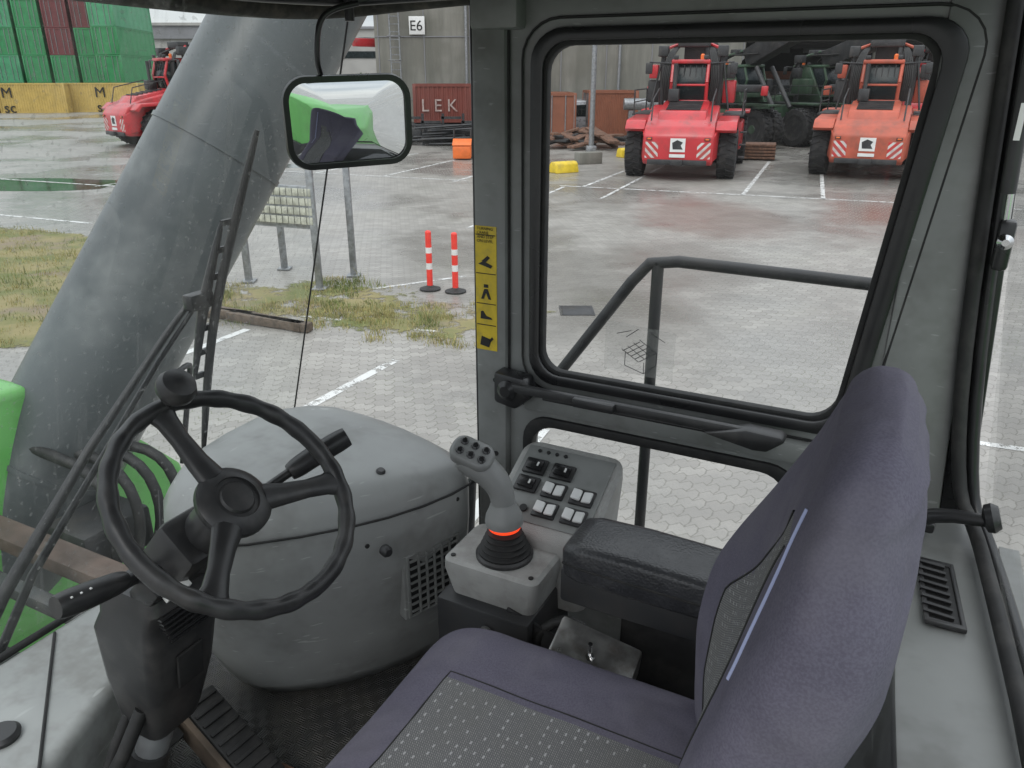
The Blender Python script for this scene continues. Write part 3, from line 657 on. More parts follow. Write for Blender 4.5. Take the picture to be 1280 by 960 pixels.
def bfront(z, x, off=0.0):
    hw, ff, th = sm(HW,z), sm(FF,z), sm(TH,z)
    return ff-th+th*(1-abs(x)**3.4)**(1/3.4)+flare(z, x)+wrk(z, x)+off
se.tube('backrest_seam_left', [(bfront(z, insnear(z)/sm(HW,z)), RC+insnear(z), z) for z in [-0.88+0.50*i/30 for i in range(31)]], 0.0016, INK, 6)
se.tube('backrest_seam_right', [(bfront(z, insfar(z)/sm(HW,z)), RC+insfar(z), z) for z in [-0.88+0.50*i/30 for i in range(31)]], 0.0016, INK, 6)
def strp(z): return -0.112+0.28*(z+0.33)
se.tube('blue_stripe', [(bfront(z, strp(z)/sm(HW,z), 0.0003), RC+strp(z), z) for z in [-0.325-0.155*i/20 for i in range(21)]], 0.0022, PIPE, 8)
se.box('seat_pedestal', (0.33,RC,-1.17), (0.34,0.34,0.36), DARK, 0.02)
se.box('seat_pan', (0.34,RC,-1.0), (0.46,0.42,0.03), DARK, 0.01)
se.box('recliner_side_cover', (0.13,RC+0.225,-0.93), (0.14,0.02,0.10), BLACK, 0.01)

# ================================================================== MIRROR
mi = G('rear_view_mirror', cab=True)
mc = Vector((0.97,1.222,-0.080))
def w2c(v): return Vector((-0.89*v[0]+0.456*v[1], 0.456*v[0]+0.89*v[1], v[2]))
mn = w2c((0.44,-0.89,-0.10)).normalized()
mxv = w2c((0.94,0.36,0.02)); mxv = (mxv-mn*mxv.dot(mn)).normalized(); myv = mn.cross(mxv).normalized()
if myv.z < 0: myv = -myv
def mp_(a, b, h=0.0): return mc+mxv*a+myv*b+mn*h
o_ = rrect(-0.122,0.122,-0.084,0.084,0.045,8); i_ = rrect(-0.110,0.110,-0.072,0.072,0.034,8)
mi.loft('mirror_housing', [[mp_(a*0.6,b*0.6,-0.03) for a,b in o_],[mp_(a*0.93,b*0.93,-0.02) for a,b in o_],[mp_(a,b,0) for a,b in o_],[mp_(a*0.985,b*0.98,0.008) for a,b in o_],[mp_(a,b,0.008) for a,b in i_],[mp_(a,b,0.002) for a,b in i_]], BLACKG, ang=60)
loops = []
for k in range(17):
    s_ = 1-k/17.0*0.999
    loops.append([mp_(a*s_,b*s_,0.003+0.007*(1-s_*s_)) for a,b in rrect(-0.111,0.111,-0.073,0.073,0.034,8)])
mi.loft('mirror_face', loops, MIRR, ang=89)
mi.tube('mirror_arm', [mp_(-0.04,0.075,-0.02), mp_(-0.045,0.11,-0.03), mp_(-0.035,0.17,-0.03), mp_(-0.01,0.19,-0.03), mp_(0.04,0.20,-0.03)], 0.0055, BLACKG, 10, smooth=2)

# ================================================================== WIPER (outside windscreen)
wi = G('windscreen_wiper', cab=True)
def wsp(R, z, o=0.03): return Vector((W(z)+o, R, z))
mid = wsp(1.12,-0.44)
bl = [wsp(1.205,-0.10), wsp(1.165,-0.28), wsp(1.13,-0.45), wsp(1.12,-0.62), wsp(1.125,-0.84)]
wi.tube('blade_rubber', bl, [0.005,0.009,0.010,0.009,0.004], RUBBER, 8, smooth=2)
wi.tube('blade_spine', [p+Vector((0.015,-0.022,0)) for p in bl[1:4]], [0.004,0.012,0.004], BLACK, 8, smooth=2)
for k in range(7):
    p = bl[1].lerp(bl[3], k/6.0); wi.box('spine_bridge_%d' % k, p+Vector((0.012,-0.012,0)), (0.008,0.026,0.012), BLACK)
wi.box('blade_joint', mid+Vector((0.02,-0.02,0)), (0.03,0.06,0.035), BLACK, 0.005)
wi.tube('arm_upper', [mid+Vector((0.03,-0.02,0.01)), wsp(1.04,-0.50,0.07), wsp(0.86,-0.70,0.07), wsp(0.66,-0.95,0.06), wsp(0.55,-1.12,0.05)], [0.006,0.008,0.010,0.014,0.018], BLACK, 8)
wi.tube('arm_lower', [mid+Vector((0.03,-0.03,-0.02)), wsp(1.02,-0.56,0.07), wsp(0.90,-0.72,0.07), wsp(0.72,-0.94,0.06), wsp(0.62,-1.12,0.05)], [0.005,0.006,0.007,0.009,0.010], BLACK, 8)

# ================================================================== OUTSIDE RAILING
ra = G('walkway_guard_railing', cab=True)
ra.tube('top_rail', [(1.12,1.9,-1.22),(0.82,1.9,-0.79),(0.62,1.9,-0.50),(0.575,1.9,-0.447),(0.50,1.9,-0.435),(0.25,1.9,-0.438),(-0.02,1.9,-0.442),(-0.05,1.9,-0.50),(-0.055,1.9,-1.55)], 0.0155, DARK, 14)
ra.tube('upright', [(0.553,1.9,-0.44),(0.553,1.9,-1.55)], 0.0155, DARK, 14)
ra.tube('front_upright', [(1.12,1.9,-1.22),(1.14,1.9,-1.55)], 0.0155, DARK, 14)
ra.box('walkway_deck', (0.5,1.72,-1.58), (1.6,0.5,0.05), DARK, 0.005)

# ================================================================== MACHINE BODY, BOOM
bo = G('machine_boom')
b0 = Vector((-2.36,2.64,0.98)); b1 = Vector((-0.60,3.76,4.0))
bo.tube('boom_tube', [b0,b1], 0.268, BOOMG, 48)
def ringat(t_, r, l=0.02):
    d = (b1-b0).normalized(); c_ = b0.lerp(b1, t_); bo.tube('boom_weld_ring_%d' % int(t_*100), [c_-d*l,c_,c_+d*l], r, BOOMG, 48)
for t_ in (0.235,0.64): ringat(t_,0.274,0.010)
bb = G('machine_chassis', cab=True)
bb.prism('green_fender', [(2.95,0.3,-1.05),(2.95,1.62,-1.12),(2.95,1.95,-1.42),(2.95,2.24,-1.75),(2.95,2.30,-2.0),(2.95,2.28,-2.5),(2.95,0.3,-2.7)], (0.9,0,0), GREEN, 0.04, 3)
bb.box('deck_beam', (2.15,1.27,-1.52), (1.5,0.10,0.06), BROWN, 0.01)
bb.box('deck_beam_b', (2.15,1.12,-1.56), (1.5,0.05,0.05), DARK, 0.01)
for k in range(4):
    bb.tube('hydraulic_hose_%d' % k, [(2.9,1.55+0.08*k,-1.35-0.03*k),(2.6,1.60+0.09*k,-1.42),(2.5,1.58+0.10*k,-1.65),(2.6,1.52+0.1*k,-1.95)], 0.022, RUBBER, 10, smooth=2)
bb.box('valve_block', (2.7,1.62,-1.72), (0.25,0.30,0.18), DARK, 0.02)
bb.lathe('work_lamp', [(0.03,0),(0.06,0.02),(0.065,0.06),(0.06,0.08)], (2.6,1.23,-0.70), (1,0.2,-0.1), BLACK, 20)
bb.tube('work_lamp_bracket', [(2.62,1.23,-0.73),(2.66,1.20,-1.1)], 0.012, BLACK)
bb.tube('fender_grab_rail', [(2.7,2.05,-1.6),(2.65,2.12,-1.2),(2.6,2.10,-1.12),(2.6,2.0,-1.15)], 0.012, BLACK, 8, smooth=2)
bb.prism('rear_green_body', [(-0.95,0.25,-2.2),(-0.95,-0.9,-2.2),(-0.95,-0.9,-0.75),(-0.95,-0.55,-0.30),(-0.95,-0.15,-0.45),(-0.95,0.25,-1.0)], (-2.2,0,0), GREEN, 0.05, 3)
bb.box('rear_body_grille', (-0.94,-0.45,-1.1), (0.03,0.6,0.5), DARK, 0.01)
bb.box('chassis_frame', (1.6,0.6,-1.9), (2.6,0.9,0.35), DARK, 0.02)
bb.box('under_cab_frame', (0.6,0.7,-1.5), (1.6,1.4,0.2), DARK, 0.01)

# ================================================================== GROUND : interlocking rectangular pavers
gm = bpy.data.materials.new('wet_concrete_pavers'); t = NT(gm); v = t.pos()
mp = t.n('ShaderNodeMapping'); mp.inputs['Rotation'].default_value = (0,0,0.38); mp.inputs['Scale'].default_value = (4.3,7.6,0); t.link(v, mp.inputs[0])
s4 = t.n('ShaderNodeSeparateXYZ'); t.link(mp.outputs[0], s4.inputs[0])
U0, V0 = s4.outputs[0], s4.outputs[1]
def tri(x): return t.math('SUBTRACT', t.math('ABSOLUTE', t.math('SUBTRACT', t.math('FRACT', x), 0.5)), 0.25)
V1 = t.math('ADD', V0, t.math('MULTIPLY', tri(t.math('MULTIPLY', U0, 2.0)), 0.75))
row = t.math('FLOOR', V1)
U1 = t.math('ADD', t.math('ADD', U0, t.math('MULTIPLY', row, 0.5)), t.math('MULTIPLY', tri(V1), 0.16))
colm = t.math('FLOOR', U1)
fu = t.math('ABSOLUTE', t.math('SUBTRACT', t.math('FRACT', U1), 0.5)); fvv = t.math('ABSOLUTE', t.math('SUBTRACT', t.math('FRACT', V1), 0.5))
# distance to joint, in half-width units
fu2 = t.math('SUBTRACT', 0.5, t.math('MULTIPLY', t.math('SUBTRACT', 0.5, fu), 1.75))
ee = t.math('MAXIMUM', fu2, fvv)
ci = t.n('ShaderNodeCombineXYZ'); t.link(colm, ci.inputs[0]); t.link(row, ci.inputs[1])
wn = t.n('ShaderNodeTexWhiteNoise', noise_dimensions='3D'); t.link(ci.outputs[0], wn.inputs[0])
big = t.noise(v, 0.12, 4, 0.62); med = t.noise(v, 0.8, 4, 0.65); fine = t.noise(v, 45, 0)
ee2 = t.math('ADD', ee, t.math('MULTIPLY', t.math('SUBTRACT', fine, 0.5), 0.07))
edge = t.ramp(ee2, 0.425, 0.49)
wetf = t.math('ADD', big, t.math('MULTIPLY', t.math('SUBTRACT', med, 0.5), 0.30))
wet = t.ramp(wetf, 0.42, 0.58)
pool = t.ramp(wetf, 0.60, 0.66)
c = t.mix(wn.outputs[0], (0.25,0.234,0.212), (0.345,0.327,0.297))
c = t.mix(t.math('MULTIPLY', t.ramp(med, 0.35, 0.75), 0.45), c, (0.20,0.187,0.167))
c = t.mix(t.math('MULTIPLY', t.ramp(fine, 0.3, 0.8), 0.30), c, (0.22,0.215,0.205))
c = t.mix(t.math('MULTIPLY', wet, 0.45), c, (0.155,0.148,0.137))
def stain(cx, cy, r, col, amt, c):
    d = t.vm('LENGTH', t.vm('MULTIPLY', t.vm('SUBTRACT', v, (cx,cy,0)), (1,0.6,0)), out=1)
    mk = t.math('SUBTRACT', 1.0, t.math('DIVIDE', d, r), clamp=True)
    mk = t.math('MULTIPLY', t.ramp(t.math('MULTIPLY', mk, t.math('ADD', med, 0.35)), 0.12, 0.5), amt)
    return t.mix(mk, c, col)
c = stain(5.0,19.0,2.6,(0.15,0.085,0.065),0.6,c); c = stain(9.8,18.3,2.4,(0.16,0.09,0.07),0.5,c)
c = stain(3.2,14.0,2.0,(0.12,0.105,0.09),0.6,c); c = stain(-8.0,24.0,4.0,(0.11,0.105,0.10),0.6,c); c = stain(1.6,10.6,1.4,(0.12,0.11,0.095),0.55,c)
gcol = t.mix(t.ramp(t.noise(v, 0.5, 2), 0.5, 0.7), (0.125,0.118,0.10), (0.12,0.13,0.075))
c = t.mix(t.math('MULTIPLY', edge, 0.70), c, gcol)
rg = t.math('SUBTRACT', 0.46, t.math('MULTIPLY', wet, 0.26))
rg = t.math('ADD', rg, t.math('MULTIPLY', t.math('SUBTRACT', med, 0.5), 0.35))
rg = t.math('ADD', rg, t.math('MULTIPLY', edge, 0.15))
rg = t.math('MAXIMUM', t.math('MULTIPLY', rg, t.math('SUBTRACT', 1.0, t.math('MULTIPLY', pool, 0.8))), 0.05)
t.out(t.pr(c, rg, 0, t.bump(fine, 0.35, 0.005), 0.55))
gr = G('ground')
gr.sheet('paved_yard', [(-500,-200,0),(500,-200,0),(500,900,0),(-500,900,0)], gm)

def paint_mat(name, col, worn):
    m = bpy.data.materials.new(name); t = NT(m); v = t.pos()
    tr = t.n('ShaderNodeBsdfTransparent')
    k = t.ramp(t.math('ADD', t.noise(v, 5, 3, 0.7), t.math('MULTIPLY', t.math('SUBTRACT', t.noise(v, 60, 1), 0.5), 0.35)), worn, worn+0.12)
    sh = t.pr(t.mix(t.noise(v, 3, 2), [x*0.75 for x in col], col), 0.5)
    mx = t.n('ShaderNodeMixShader'); t.link(k, mx.inputs[0]); t.link(tr.outputs[0], mx.inputs[1]); t.link(sh, mx.inputs[2]); t.out(mx.outputs[0]); return m
PAINT = paint_mat('worn_white_road_paint', (0.68,0.68,0.66), 0.38)
ml = G('ground_markings')
def line(x0, y0, x1, y1, w_=0.12, z=0.004):
    a = Vector((x0,y0,0)); b = Vector((x1,y1,0)); d = (b-a).normalized(); n_ = Vector((-d.y,d.x,0))*w_/2; k = Vector((0,0,z))
    ml.sheet('painted_line', [a+n_+k,a-n_+k,b-n_+k,b+n_+k], PAINT)
line(-1.41,8.78,-3.0,5.6); line(0.78,8.0,-0.6,4.5); line(-3.6,10.0,-4.7,7.7); line(3.0,7.05,8.2,5.0,0.10)
line(1.5,24.8,11.5,20.9); line(10.4,32.2,6.67,22.7); line(12.4,32.0,8.7,21.9); line(4.1,28.9,2.2,24.5); line(6.2,31.5,2.5,22.0,0.1,0.0085)
line(-4.42,27.3,-1.6,34.8); line(-1.9,25.8,0.9,33.5); line(-7.0,28.2,-4.2,35.8); line(-9.6,29.2,-1.5,26.0,0.12,0.0085)
line(-19,27.2,-10.8,24.0,0.12,0.0085); line(-13.2,19.5,-9.8,18.1); line(-13.0,24.6,-9.0,35.2); line(-1.0,9.9,-3.2,10.7,0.08)
line(-4.2,11.0,-0.8,13.0,0.08); line(13.0,20.2,16.7,18.6); line(13.5,44,10.4,35,0.14)
line(-1.0,17.5,1.6,24.5,0.10)
m = bpy.data.materials.new('algae_puddle'); t = NT(m); v = t.pos()
c = t.mix(t.ramp(t.noise(v, 0.9, 3), 0.4, 0.65), (0.05,0.07,0.035), (0.10,0.11,0.09))
t.out(t.pr(c, 0.10)); PUD = m
def blob(cx, cy, rx, ry, n=40, seed=0, z=0.003, rag=0.3):
    o = []
    for i in range(n):
        a = 2*math.pi*i/n; k = 1+rag*noise.noise(Vector((math.cos(a)*1.3+seed, math.sin(a)*1.3, seed)))*1.6
        o.append((cx+rx*k*math.cos(a), cy+ry*k*math.sin(a), z))
    return o
pu = G('puddle'); pu.sheet('water', blob(-15.2,25.2,3.6,1.5,seed=3), PUD)
pu2 = G('puddle'); pu2.sheet('water', blob(-9.5,30.5,3.2,0.9,seed=9), PUD)

# ================================================================== GRASS / WEEDS
soil = bpy.data.materials.new('weedy_soil'); t = NT(soil); v = t.pos()
c = t.mix(t.ramp(t.noise(v, 1.1, 3, 0.65), 0.35, 0.65), (0.25,0.21,0.10), (0.13,0.145,0.05))
c = t.mix(t.ramp(t.noise(v, 0.6, 3, 0.7), 0.50, 0.66), c, (0.22,0.175,0.12))
tr = t.n('ShaderNodeBsdfTransparent')
va = t.n('ShaderNodeVertexColor'); va.layer_name = 'cover'
k = t.ramp(t.math('ADD', va.outputs[0], t.math('MULTIPLY', t.math('SUBTRACT', t.noise(v, 2.2, 4, 0.7), 0.5), 1.3)), 0.38, 0.55)
sh = t.pr(c, 0.95)
mx = t.n('ShaderNodeMixShader'); t.link(k, mx.inputs[0]); t.link(tr.outputs[0], mx.inputs[1]); t.link(sh, mx.inputs[2]); t.out(mx.outputs[0])
polyA = [(-40,20),(-11.8,17.8),(-8.8,16.6),(-6.6,15.4),(-5.6,13.6),(-5.4,11.0),(-5.9,9.2),(-9,9.0),(-40,7)]
polyB = [(-5.6,13.2),(-4.3,12.6),(-3.2,12.9),(-1.8,12.3),(-0.6,11.2),(0.1,12.1),(0.8,11.0),(0.5,10.1),(-0.6,9.25),(-2.0,9.5),(-2.8,10.1),(-4.6,10.3),(-5.6,10.6)]
def inside(p_, poly):
    x, y = p_; r = False; j = len(poly)-1
    for i in range(len(poly)):
        xi, yi = poly[i]; xj, yj = poly[j]
        if (yi > y) != (yj > y) and x < (xj-xi)*(y-yi)/(yj-yi)+xi: r = not r
        j = i
    return r
def edist(p_, poly):
    p_ = Vector(p_); d = 1e9
    for i in range(len(poly)):
        a = Vector(poly[i]); b = Vector(poly[(i+1) % len(poly)]); ab = b-a
        k_ = max(0, min(1, (p_-a).dot(ab)/ab.length_squared)); d = min(d, (p_-(a+ab*k_)).length)
    return d
def cover(x, y):
    c_ = 0
    if inside((x,y), polyA): c_ = max(c_, min(1, 0.45+edist((x,y), polyA)*0.5))
    if inside((x,y), polyB): c_ = max(c_, min(0.56, 0.26+edist((x,y), polyB)*0.42))
    return c_
vs = []; fs = []; cols = []; nx, ny = 150, 70; x0, x1, y0, y1 = -22.0, 1.6, 7.0, 20.0
for j in range(ny+1):
    for i in range(nx+1):
        x = x0+(x1-x0)*i/nx; y = y0+(y1-y0)*j/ny; vs.append((x,y,0.007)); cols.append(cover(x,y))
for j in range(ny):
    for i in range(nx):
        a = j*(nx+1)+i
        if max(cols[a],cols[a+1],cols[a+nx+1],cols[a+nx+2]) > 0: fs.append((a,a+1,a+nx+2,a+nx+1))
gv = G('grass_verge')
ob = gv.mesh('soil_patch', vs, fs, soil, recalc=False)
at = ob.data.color_attributes.new('cover', 'FLOAT_COLOR', 'POINT')
for i, c_ in enumerate(cols): at.data[i].color = (c_,c_,c_,1)
gmats = [M('grass_straw',(0.36,0.30,0.13),0.9,var=0.3), M('grass_green',(0.13,0.165,0.045),0.9,var=0.4), M('grass_pale',(0.28,0.27,0.10),0.9,var=0.3)]
vs = []; fs = []; mi_ = []
def blade(x, y, h, w_, k_):
    a = random.uniform(0, 6.283); l = random.uniform(0.1,0.7)*h; dx, dy = math.cos(a), math.sin(a); b = random.uniform(0,6.283)
    n0 = len(vs); wx, wy = math.cos(b)*w_, math.sin(b)*w_
    vs.extend([(x-wx,y-wy,0.0),(x+wx,y+wy,0.0),(x+dx*l*0.4+wx*0.7,y+dy*l*0.4+wy*0.7,h*0.6),(x+dx*l*0.4-wx*0.7,y+dy*l*0.4-wy*0.7,h*0.6),(x+dx*l,y+dy*l,h)])
    fs.append((n0,n0+1,n0+2,n0+3)); fs.append((n0+3,n0+2,n0+4)); mi_.extend([k_,k_])
cnt = 0
while cnt < 4800:
    x = random.uniform(-20,1.2); y = random.uniform(8.8,19)
    if random.random() < 0.38: x = random.uniform(-5.6,0.9); y = random.uniform(9.2,13)
    cv = cover(x,y)
    if cv <= 0: continue
    n_ = noise.noise(Vector((x*0.9,y*0.9,0)))+0.5*noise.noise(Vector((x*3,y*3,4)))
    if n_+cv*1.0 < 0.50: continue
    cnt += 1
    k_ = 1 if noise.noise(Vector((x*0.7+9,y*0.7,2))) > 0.12 else (0 if random.random() < 0.6 else 2)
    tall = 0.8+max(0,noise.noise(Vector((x*1.5,y*1.5,8))))*2.2
    if x > -5.6 and random.random() < 0.05: tall *= 2.2
    for q_ in range(8):
        blade(x+random.gauss(0,0.07), y+random.gauss(0,0.07), random.uniform(0.03,0.09)*tall, random.uniform(0.003,0.006), k_ if random.random() < 0.7 else random.randint(0,2))
ob = gv.mesh('grass_blades', vs, fs, gmats, smooth=False, recalc=False)
for i, k_ in enumerate(mi_): ob.data.polygons[i].material_index = k_

# ================================================================== NEAR YARD FURNITURE
rk = G('galvanised_rack')
for k, (x, y, h) in enumerate(((-4.4,12.6,1.7),(-4.05,13.5,1.75),(-3.1,12.1,1.95),(-2.72,13.0,2.0))):
    rk.box('post_%d' % k, (x,y,h/2), (0.10,0.10,h), STEEL, 0.006); rk.box('post_foot_%d' % k, (x,y,0.02), (0.22,0.22,0.03), STEEL, 0.003)
rax = ((0.94,-0.35,0),(0.35,0.94,0),(0,0,1))
rk.box('cross_rail_low', (-3.75,12.35,1.0), (1.35,0.05,0.06), STEEL, ax=rax)
PAL = M('pale_lamp_panel', (0.46,0.46,0.38), 0.5, var=0.25, vs=9)
rk.box('lamp_board', (-3.6,12.28,1.32), (1.15,0.07,0.62), STEEL, 0.01, ax=rax)
for i in range(10):
    for j in range(4):
        q_ = Vector((-3.6,12.28,1.32))+Vector((0.94,-0.35,0))*((i-4.5)*0.112)+Vector((0,0,(j-1.5)*0.145))+Vector((-0.35,-0.94,0))*0.045
        rk.box('lamp_cell_%d%d' % (i,j), q_, (0.098,0.02,0.115), PAL, 0.006, ax=rax)
for x, y in ((-1.32,12.1),(-0.90,11.95)):
    d_ = G('delineator_post')
    d_.lathe('rubber_foot', [(0.17,0.0),(0.17,0.02),(0.07,0.05),(0.05,0.07)], (x,y,0.006), (0,0,1), RUBBER, 24)
    bands = [(0.05,0.34,0),(0.34,0.44,1),(0.44,0.60,0),(0.60,0.69,1),(0.69,0.93,0)]
    for i, (z0,z1,k_) in enumerate(bands): d_.tube('band_%d' % i, [(x,y,z0),(x,y,z1)], 0.048+(0.001 if k_ else 0), WHP if k_ else POSTR, 16)
    d_.lathe('cap', [(0.049,0),(0.03,0.02),(0.005,0.025)], (x,y,0.93), (0,0,1), POSTR, 16)
for i, (x, y, a, L_) in enumerate(((-3.65,10.35,-0.5,1.9),(-3.35,10.15,-0.42,1.4),(-4.2,10.55,-0.3,1.2))):
    d_ = G('timber_sleeper'); d_.box('beam', (x,y,0.07), (L_,0.14,0.12), WOOD, 0.01, ax=((math.cos(a),math.sin(a),0),(-math.sin(a),math.cos(a),0),(0,0,1)))
dr = G('drain_cover'); dr.box('iron_lid', (0.95,10.9,0.005), (0.42,0.42,0.012), DARK, 0.003); dr.box('drain_frame', (0.95,10.9,0.003), (0.50,0.50,0.008), DARK)

def ybump(x, y, a, L_=0.95):
    d_ = G('yellow_wheel_stop')
    X = Vector((math.cos(a),math.sin(a),0)); Y = Vector((-math.sin(a),math.cos(a),0)); c_ = Vector((x,y,0))
    pr_ = [(-0.28,0.0),(-0.20,0.30),(-0.1,0.38),(0.1,0.38),(0.2,0.30),(0.28,0.0)]
    d_.prism('block', [c_-X*L_/2+Y*p0+Vector((0,0,p1+0.003)) for p0,p1 in pr_], X*L_, YELLOW, 0.03)
ybump(1.85,28.4,0.5); ybump(4.9,34.0,0.4,0.8)
cbk = G('concrete_block'); cbk.box('block', (3.0,31.4,0.22), (1.0,0.5,0.44), CONC, 0.03, ax=((0.9,0.35,0),(-0.35,0.9,0),(0,0,1)))

lp = G('lamp_post')
lp.tube('mast', [(3.55,36.0,0),(3.55,36.0,12)], [0.12,0.08], STEEL, 16); lp.box('base_plate', (3.55,36.0,0.15), (0.45,0.45,0.3), STEEL, 0.03)
lp.tube('arm', [(3.55,36,11.9),(3.55,34.5,12.2)], 0.05, STEEL); lp.box('lamp_head', (3.55,34.2,12.2), (0.3,0.8,0.12), STEEL, 0.03)

# ================================================================== WAREHOUSE
wh = G('concrete_warehouse')
wh.box('main_wall_block', (2.65,61,7.5), (20.3,30,15), CONC)
for k in range(9): wh.box('panel_joint_%d' % k, (-7.3+k*2.5,45.99,7.5), (0.05,0.06,15), FARR)
for k in range(4): wh.box('panel_h_joint_%d' % k, (2.65,45.985,2.0+k*3.2), (20.3,0.05,0.05), FARR)
for k in range(4): wh.tube('downpipe_%d' % k, [(-2.5+k*4.2,45.8,0),(-2.5+k*4.2,45.8,15)], 0.08, STEEL, 8)
for sx_ in (-0.25,0.25): wh.tube('ladder_rail_%d' % (sx_*4), [(-6.35+sx_,45.6,1.8),(-6.35+sx_,45.6,15)], 0.045, STEEL, 6)
for k in range(34): wh.tube('ladder_rung_%d' % k, [(-6.6,45.6,2.0+k*0.38),(-6.1,45.6,2.0+k*0.38)], 0.028, STEEL, 5)
for k in range(8): wh.tube('ladder_cage_%d' % k, [(-6.68,45.6,4+k*1.2),(-6.68,45.0,4+k*1.2),(-6.02,45.0,4+k*1.2),(-6.02,45.6,4+k*1.2)], 0.03, STEEL, 5, smooth=1)
wh.box('lower_plinth', (2.65,45.9,0.4), (20.4,0.3,0.8), FARR)
sh_ = G('open_shed')
sh_.box('fascia', (27,46,6.9), (28.0,0.6,3.6), FASC, 0.02)
sh_.box('shed_roof', (27,60,8.8), (28.4,28,0.4), FARR)
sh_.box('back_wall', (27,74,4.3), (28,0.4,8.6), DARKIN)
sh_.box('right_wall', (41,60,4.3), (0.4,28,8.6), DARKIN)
for k in range(5): sh_.box('column_%d' % k, (13.6+k*6.6,46.2,2.55), (0.45,0.45,5.1), CONC, 0.02)
for k in range(7): sh_.box('roof_light_%d' % k, (15+k*4.0,73.7,5.8), (2.8,0.1,1.4), FASC)
for k in range(5): sh_.box('roof_truss_%d' % k, (27,50+k*5,5.6), (27.5,0.25,0.5), FARR)
sg = G('bay_number_sign')
sg.box('sign_plate', (-5.15,45.86,5.75), (0.85,0.04,0.9), WHP, 0.01)
sg.text('sign_text', 'E6', 0.72, (-5.55,45.83,5.50), (1,0,0), (0,0,1), INK)

# ================================================================== CONTAINERS
def container(x, y, z, yaw, mat, L_=6.06, name='shipping_container', W_=2.44, H_=2.59, corrug=0.03, text=None, n=26):
    d_ = G(name, Matrix.Translation((x,y,z)) @ Matrix.Rotation(yaw,4,'Z'))
    def wall(nm, p0, p1, nrm_, segs):
        vs = []; fs = []; p0 = Vector(p0); p1 = Vector(p1); nrm_ = Vector(nrm_); cols = []
        for i in range(segs):
            for f_, dd in ((0,0),(0.35,0),(0.5,-corrug),(0.85,-corrug)):
                cols.append((p0.lerp(p1,(i+f_)/segs)+nrm_*dd))
        cols.append(p1)
        for c_ in cols: vs += [c_+Vector((0,0,0.12)), c_+Vector((0,0,H_-0.1))]
        for i in range(len(cols)-1): fs.append((2*i,2*i+2,2*i+3,2*i+1))
        d_.mesh(nm, vs, fs, mat, smooth=False, recalc=False)
    h = L_/2-0.05; w_ = W_/2-0.03
    wall('side_wall_a', (-h,-w_,0), (h,-w_,0), (0,-1,0), n); wall('side_wall_b', (h,w_,0), (-h,w_,0), (0,1,0), n)
    wall('end_wall', (h,-w_,0), (h,w_,0), (1,0,0), 10)
    d_.box('door_end', (-h+0.03,0,H_/2), (0.05,W_-0.2,H_-0.2), mat)
    for k in (-0.8,-0.35,0.35,0.8): d_.tube('lock_rod_%d' % int(k*100), [(-h-0.03,k,0.1),(-h-0.03,k,H_-0.1)], 0.03, STEEL, 6)
    d_.box('roof_sheet', (0,0,H_-0.05), (L_-0.1,W_-0.08,0.04), mat)
    for sx_ in (-1,1):
        for sy_ in (-1,1): d_.box('corner_post_%d%d' % (sx_,sy_), (sx_*(L_/2-0.08),sy_*(W_/2-0.08),H_/2), (0.16,0.16,H_), mat, 0.01)
    for sy_ in (-1,1):
        for z_ in (0.07,H_-0.06): d_.box('side_rail_%d_%d' % (sy_,int(z_*10)), (0,sy_*(W_/2-0.06),z_), (L_-0.3,0.115,0.13), mat)
    for sx_ in (-1,1):
        for z_ in (0.07,H_-0.06): d_.box('end_rail_%d_%d' % (sx_,int(z_*10)), (sx_*(L_/2-0.06),0,z_), (0.115,W_-0.3,0.13), mat)
    if text: d_.text('lettering', text[0], text[1], (text[2],-W_/2-0.04,text[3]), (1,0,0), (0,0,1), text[4] if len(text) > 4 else INK)
    return d_
ya = math.radians(8)
container(-44.6,77.2,0,ya,CY,5.9,text=('M\nsc',1.3,-2.6,1.35)); container(-38.9,79.2,0,ya,CY,6.4,text=('M\nsc',1.3,-0.8,1.35)); container(-51.0,76.6,0,ya,CY,6.0,text=('MSC',1.5,0.2,0.7))
rs = random.Random(3)
for c_ in range(6):
    for r_ in range(5):
        mt = CR if (c_ in (3,) and r_ >= 2) or (c_ == 4 and r_ in (3,)) else (CG2 if rs.random() < 0.35 else CG)
        container(-55.4+c_*2.75, 89+c_*0.35, r_*2.62, math.radians(97), mt, 12.2 if c_ == 5 else 6.06, n=8)
container(-2.0,43.0,0.98,math.radians(3),CRU,6.2,H_=1.85, text=('L E K',0.85,-2.7,0.55,FADEW))
container(2.3,43.4,0,math.radians(92),CO,4,W_=1.8,H_=2.4,name='rusty_skip_container'); container(5.2,43.6,0.3,math.radians(3),CO,2.6,H_=2.2,name='rusty_skip_container')

